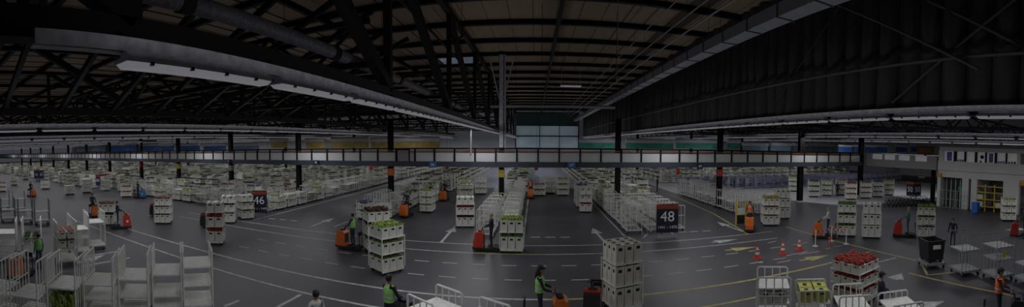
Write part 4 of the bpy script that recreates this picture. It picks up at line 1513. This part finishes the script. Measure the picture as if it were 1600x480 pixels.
# ================================================================== SIGNS
def lane_board(x, y, ang, w, d, h, big, small, label, z0=.32, both=False, bm=navy):
    t = thing('lane_number_sign', label, 'sign', (x, y, 0), ang, 'big lane number signs')
    O('box', MB().box((0, 0, z0 + h / 2), (w, d, h)).mesh('box', bm), t)
    O('red_band', MB().box((0, 0, z0 + h - .13), (w + .02, d + .02, .26)).mesh('red_band', bandred), t)
    for sx in (-1, 1):
        O('leg', MB().bar((sx * w * .36, 0, 0), (sx * w * .36, 0, z0), .06, .06).box((sx * w * .36, 0, .02), (.1, max(d, .5), .04)).mesh('leg', galv), t)
    O('big_number', text_mesh(big, h * .52, lettering), t, (0, -d / 2 - .006, z0 + h * (.56 if small else .45)))
    if small:
        O('number_range', text_mesh(small, h * .145, lettering), t, (0, -d / 2 - .006, z0 + h * .19))
    if both:
        O('side_number', text_mesh(big, h * .52, lettering), t, (w / 2 + .006, 0, z0 + h * .45), pi / 2)
        O('side_number', text_mesh(big, h * .52, lettering), t, (-w / 2 - .006, 0, z0 + h * .45), -pi / 2)


g = G(1042, 371)
lane_board(g.x, g.y, radians(-9), 1.36, .22, 1.74, '48', '1441 - 1470', 'big dark blue sign reading 48 with orange band')
g = G(403.5, 341)
lane_board(g.x, g.y + .2, face(404, -8), 1.15, .5, 1.7, '46', '1411 - 1440', 'big dark blue sign reading 46 with red band', .45)
g = back(G(1427, 318), .8)
lane_board(g.x, g.y, face(1427) + pi / 4, 1.15, 1.15, 1.6, '50', None, 'dark cube sign reading 50 on two faces beside the bicycles', .75, True)
g = back(G(158, 295), 1)
lane_board(g.x, g.y, face(158) + pi / 4, 1.35, 1.35, 1.5, '44', None, 'blue cube sign with red top in the left field', .5, True, mat('blue_board', (.02, .025, .10), .5))
g = back(G(61, 283), 1)
lane_board(g.x, g.y, face(61) + pi / 4, 1.35, 1.35, 1.6, '42', None, 'far blue cube sign at the left', .5, True, MATS['blue_board'])

# ================================================================== CONES, TAPE POSTS
for (px, py), lab in (((1183, 404), 'left traffic cone of the three red and white ones'), ((1223, 397), 'middle traffic cone of the three red and white ones'), ((1249, 391), 'right traffic cone of the three red and white ones')):
    g = G(px, py)
    t = thing('traffic_cone', lab, 'cone', (g.x, g.y, 0), .3, 'traffic cones')
    O('base', MB().prism([(-.2, -.2), (.2, -.2), (.2, .2), (-.2, .2)], 0, .04).mesh('base', coneO), t)
    c = lambda a, b, ra, rb, m, nm: O(nm, MB().lathe([(ra, a), (rb, b)], 14).mesh(nm, m), t)
    c(.04, .22, .15, .118, coneO, 'cone_body')
    c(.22, .34, .119, .095, white, 'white_band')
    c(.34, .46, .094, .072, coneO, 'cone_body')
    c(.46, .58, .073, .05, white, 'white_band')
    c(.58, .75, .049, .022, coneO, 'cone_body')
posts = []
for (px, py), lab in (((1274, 385), 'left white tape post beside the cones'), ((1299, 377), 'middle white tape post'), ((1322, 381.5), 'right white tape post in front of the green trolley')):
    g = G(px, py)
    posts.append(g)
    t = thing('tape_post', lab, 'post', (g.x, g.y, 0), 0, 'white posts with barrier tape')
    O('post', MB().tube((0, 0, .04), (0, 0, 1.0), .03, 8).mesh('post', white), t)
    O('foot', MB().lathe([(.17, 0), (.16, .03), (.05, .05)], 14).mesh('foot', white), t)
    O('cap', MB().ball((0, 0, 1.02), .04).mesh('cap', redP), t)
for a, b, lab in ((posts[1], posts[2], 'red and white barrier tape between the middle and right posts'), (posts[0], posts[1], 'red and white barrier tape between the left and middle posts')):
    mb = MB()
    n = 12
    for i in range(n):
        p, q = a.lerp(b, i / n), a.lerp(b, (i + 1) / n)
        sag = lambda u: .9 - .16 * 4 * u * (1 - u)
        za, zb = sag(i / n), sag((i + 1) / n)
        mb.add([(p.x, p.y, za - .05), (q.x, q.y, zb - .05), (q.x, q.y, zb + .05), (p.x, p.y, za + .05)], [(0, 1, 2, 3)], 0 if i % 3 else 1)
    tag(O('barrier_tape', mb.mesh('barrier_tape', redP, white)), lab, 'tape')
g = G(1297, 383)
t = thing('red_stool', 'small red stool left of the right tape post', 'stool', (g.x, g.y, 0))
O('seat', MB().lathe([(.14, .40), (.16, .43), (.14, .46)], 12).mesh('seat', redP), t)
O('stem', MB().tube((0, 0, .05), (0, 0, .4), .03, 8).mesh('stem', redP), t)
O('foot', MB().lathe([(.2, 0), (.18, .04), (.04, .07)], 12).mesh('foot', bandred), t)
# yellow guard frame left of the orange tractor
g = G(1157, 352)
t = thing('guard_frame', 'yellow guard frame left of the orange tractor', 'frame', (g.x, g.y, 0), -.2)
for x in (-.35, .35):
    O('post', MB().box((x, 0, .9), (.09, .09, 1.8)).mesh('post', yellowP), t)
O('rail', MB().box((0, 0, 1.5), (.7, .05, .07)).mesh('rail', yellowP), t)
O('skirt', MB().box((0, .05, .4), (.75, .1, .6)).mesh('skirt', blackP), t)
O('infill', MB().box((0, .05, 1.0), (.6, .04, .5)).mesh('infill', white), t)

# ================================================================== BICYCLES
tyre = MB()
for i in range(14):
    a, b = 2 * pi * i / 14, 2 * pi * (i + 1) / 14
    tyre.tube((.33 * cos(a), 0, .33 + .33 * sin(a)), (.33 * cos(b), 0, .33 + .33 * sin(b)), .032, 5)
for i in range(7):
    a = 2 * pi * i / 7
    tyre.tube((0, 0, .33), (.32 * cos(a), 0, .33 + .32 * sin(a)), .005, 3)
tyre = tyre.mesh('wheel', black)
bf = MB().path([(-.52, 0, .33), (-.12, 0, .30), (.36, 0, .82), (-.22, 0, .80), (-.12, 0, .30)], .03, 6).path([(-.52, 0, .33), (-.22, 0, .80), (-.25, 0, .95)], .016, 6).path([(.52, 0, .33), (.36, 0, .82), (.32, 0, 1.02)], .018, 6).mesh('frame', blackP)
bs = MB().prism([(-.38, -.07), (-.14, -.03), (-.14, .03), (-.38, .07)], .95, 1.0).mesh('saddle', black)
bh = MB().path([(.22, -.28, 1.05), (.32, -.1, 1.05), (.32, .1, 1.05), (.22, .28, 1.05)], .014, 6).mesh('handlebar', galv)
for i, px in enumerate((1386, 1392, 1398, 1404, 1410, 1416, 1422, 1428, 1434, 1440, 1446)):
    q = by_px(px, 324 - .2 * i, .3)
    lab = '%s bicycle from the left in the dark row beside sign 50' % ORD[i]
    spawn('bicycle', lab, 'bicycle', (q.x, q.y, 0), face(px, 68), 'bicycles beside sign 50', [('wheel', tyre, (-.52, 0, .02)), ('wheel', tyre, (.52, 0, .02)), ('frame', bf, (0, 0, .02)), ('saddle', bs, (0, 0, .02)), ('handlebar', bh, (0, 0, .02))])

# ================================================================== WHITE OFFICE BUILDING
BX = 35.5
bw = mat('office_white', (.60, .60, .57), .6, var=.05, scale=.5)


def yX(px, X=BX):
    v = ray(px, 300)
    return v.y * X / v.x


b0, b1 = yX(1464), yX(1592) - .6
bl = thing('office_building', 'white two-storey site office with window row at the right', 'building', (BX, 0, 0))
O('upper_wall', MB().box((2.5, (b0 + b1) / 2, 4.35), (5, b0 - b1, 1.0)).box((2.6, (b0 + b1) / 2, 5.9 + .2), (4.8, b0 - b1, .45)).box((4, (b0 + b1) / 2, 5.3), (2, b0 - b1, 1.2)).mesh('upper_wall', bw), bl)
O('fascia', MB().box((2.55, (b0 + b1) / 2, 3.48), (4.95, b0 - b1, .66)).mesh('fascia', bw), bl)
O('roof_edge', MB().box((2.4, (b0 + b1) / 2, 6.42), (5.4, b0 - b1 + .3, .2)).mesh('roof_edge', mat('grey_roof_edge', (.2, .2, .21), .6)), bl)
litM = mat('lit_office_pane', (.75, .77, .80), .2, emit=.05, var=.1)
posterM = mat('purple_poster', (.14, .08, .36), .6, var=.6, scale=9)
wp = [1465, 1472.5, 1488, 1492, 1504.5, 1507, 1521, 1524, 1537, 1539, 1552, 1555, 1569, 1571, 1587, 1592]
for i in range(0, len(wp), 2):
    a, b = yX(wp[i]), max(yX(wp[i + 1]), b1)
    O('mullion', MB().box((.12, (a + b) / 2, 5.36), (.25, max(a - b, .1), 1.04)).mesh('mullion', bw if i in (0, 14) else steel), bl)
for k, (i, deco) in enumerate(((1, 'p'), (3, 'd'), (5, ''), (7, 'b'), (9, 'p'), (11, 'd2'), (13, 'd3'))):
    a, b = yX(wp[i]), yX(wp[i + 1])
    f = O('office_window', MB().box((.2, (a + b) / 2, 5.36), (.04, a - b - .02, 1.02)).mesh('office_window', litM), bl)
    w = a - b
    if deco == 'p':
        O('poster', MB().box((.17, (a + b) / 2, 5.35), (.02, w * .5, .92)).mesh('poster', posterM), f)
    elif deco == 'b':
        O('lamp', MB().ball((.1, (a + b) / 2 - .1, 5.4), .2).mesh('lamp', black), f)
        O('ledge_item', MB().box((.15, a - .4, 4.95), (.1, .15, .2)).mesh('ledge_item', black), f)
    elif deco:
        r2 = random.Random(i)
        for q in range(3):
            O('ledge_item', MB().box((.15, a - w * (.2 + .28 * q), 4.96), (.1, w * .16, r2.uniform(.12, .32))).mesh('ledge_item', posterM if (deco == 'd2' or q == 1) else black), f)
# ground floor: piers, recessed entrance, racks
for pa, pb, nm in ((1464, 1469, 'pier'), (1567, 1592, 'pier')):
    a, b = yX(pa), max(yX(pb), b1)
    O(nm, MB().box((.25, (a + b) / 2, 1.6), (.5, a - b, 3.15)).mesh(nm, bw), bl)
O('back_wall', MB().box((4.8, (b0 + b1) / 2, 1.6), (.2, b0 - b1, 3.2)).mesh('back_wall', mat('office_inner', (.35, .34, .30), .7)), bl)
O('partition', MB().box((1.6, (yX(1502) + yX(1523)) / 2 - .6, 1.6), (3.0, .7, 3.1)).box((.25, (yX(1502) + yX(1512)) / 2, 1.6), (.3, yX(1502) - yX(1512), 3.1)).mesh('partition', bw), bl)
O('end_wall', MB().box((2.5, b0 - .1, 1.6), (4.9, .2, 3.1)).mesh('end_wall', bw), bl)
dr = O('door', MB().box((1.0, (yX(1472) + yX(1501)) / 2, 1.5), (.1, yX(1472) - yX(1501), 3.0)).mesh('door', mat('dark_glass', (.03, .035, .035), .15)), bl)
for k in range(5):
    yy = yX(1472) + (yX(1501) - yX(1472)) * k / 4
    O('door_bar', MB().box((.92, yy, 1.5), (.06, .07, 3.0)).mesh('door_bar', bw), dr)
O('door_sign', MB().box((.9, yX(1495), 2.0), (.05, .6, .35)).mesh('door_sign', mat('green_sign', (.05, .35, .22), .5)), dr)
O('orange_lamp', MB().box((-.05, yX(1467), 3.35), (.12, .45, .4)).mesh('orange_lamp', mat('orange_plate', (.6, .28, .03), .5)), bl)
O('orange_lamp', MB().box((-.05, b1 + .25, 3.1), (.12, .5, .5)).mesh('orange_lamp', MATS['orange_plate']), bl)
# mesh cage and yellow racks in front of the entrances
t = thing('wire_cage', 'pale wire cage in front of the office door', 'cage', (BX - .8, yX(1490, BX - .8), 0))
for k in range(9):
    O('bar', MB().tube((0, -1.6 + .4 * k, 0), (0, -1.6 + .4 * k, 1.9), .025, 5).mesh('bar', galv), t)
for z in (.15, 1.0, 1.9):
    O('rail', MB().tube((0, -1.6, z), (0, 1.6, z), .025, 5).mesh('rail', galv), t)
t = thing('yellow_rack', 'yellow rack with shelves inside the office opening', 'rack', (BX + .3, yX(1545), 0))
for yy in (-1.5, -.5, .5, 1.5):
    O('upright', MB().box((0, yy, 1.35), (.1, .1, 2.7)).mesh('upright', yellowP), t)
for z in (.5, 1.2, 1.9, 2.5):
    O('beam', MB().box((0, 0, z), (.5, 3.0, .07)).mesh('beam', yellowP), t)
for k, (yy, z) in enumerate(((-1, .55), (0, .55), (1, .55), (-1, 1.25), (1, 1.25), (0, 1.95))):
    o = O('parcel', MB().box((0, 0, .2), (.45, .6, .4)).box((0, 0, .42), (.47, .1, .03), 1).mesh('parcel', brownM if k % 2 else cardboard, white), None, (BX + .3, yX(1545) + yy, z - .01))
    tag(o, '%s parcel on the yellow rack in the office opening' % ('bottom right', 'bottom centre', 'bottom left', 'middle right', 'middle left', 'top')[k], 'parcel', 'parcels on the yellow rack')
g = G(1524, 333)
t = thing('blue_bin', 'blue bin standing in front of the office', 'bin', (g.x, g.y, 0))
O('body', MB().prism([(-.3, -.3), (.3, -.3), (.3, .3), (-.3, .3)], .05, .95).mesh('body', mat('bin_blue', (.03, .12, .45), .5)), t)
O('lid', MB().prism([(-.33, -.33), (.33, -.33), (.33, .33), (-.33, .33)], .95, 1.03).mesh('lid', MATS['bin_blue']), t)
# link block between walkway and office, brown display above it
lk = thing('link_block', 'grey end block joining the walkway to the office', 'building', (0, 0, 0))
O('block', MB().box((38.3, 27.3, 4.55), (4.6, 10.2, 1.5)).mesh('block', mat('link_grey', (.30, .30, .29), .6)), lk)
for k, yy in enumerate((30.5, 28.6, 26.5, 24.2)):
    O('pane', MB().box((35.97, yy, 4.95), (.04, 1.5, .6)).mesh('pane', litM), lk)
O('support', MB().box((38.3, 24, 1.9), (.4, .4, 3.8)).mesh('support', steel), lk)
t = thing('display_board', 'brown display board with orange digits above the link block', 'display', (36.5, 24.0, 5.44), radians(-55))
O('case', MB().box((0, 0, .45), (1.9, .3, .95)).mesh('case', mat('brown_case', (.10, .045, .015), .6)), t)
O('digits', text_mesh('07:25', .5, mat('amber_digits', (.45, .16, .02), .5)), t, (0, -.16, .45))
O('stand', MB().box((0, .1, -.07), (.3, .2, .14)).mesh('stand', steel), t)
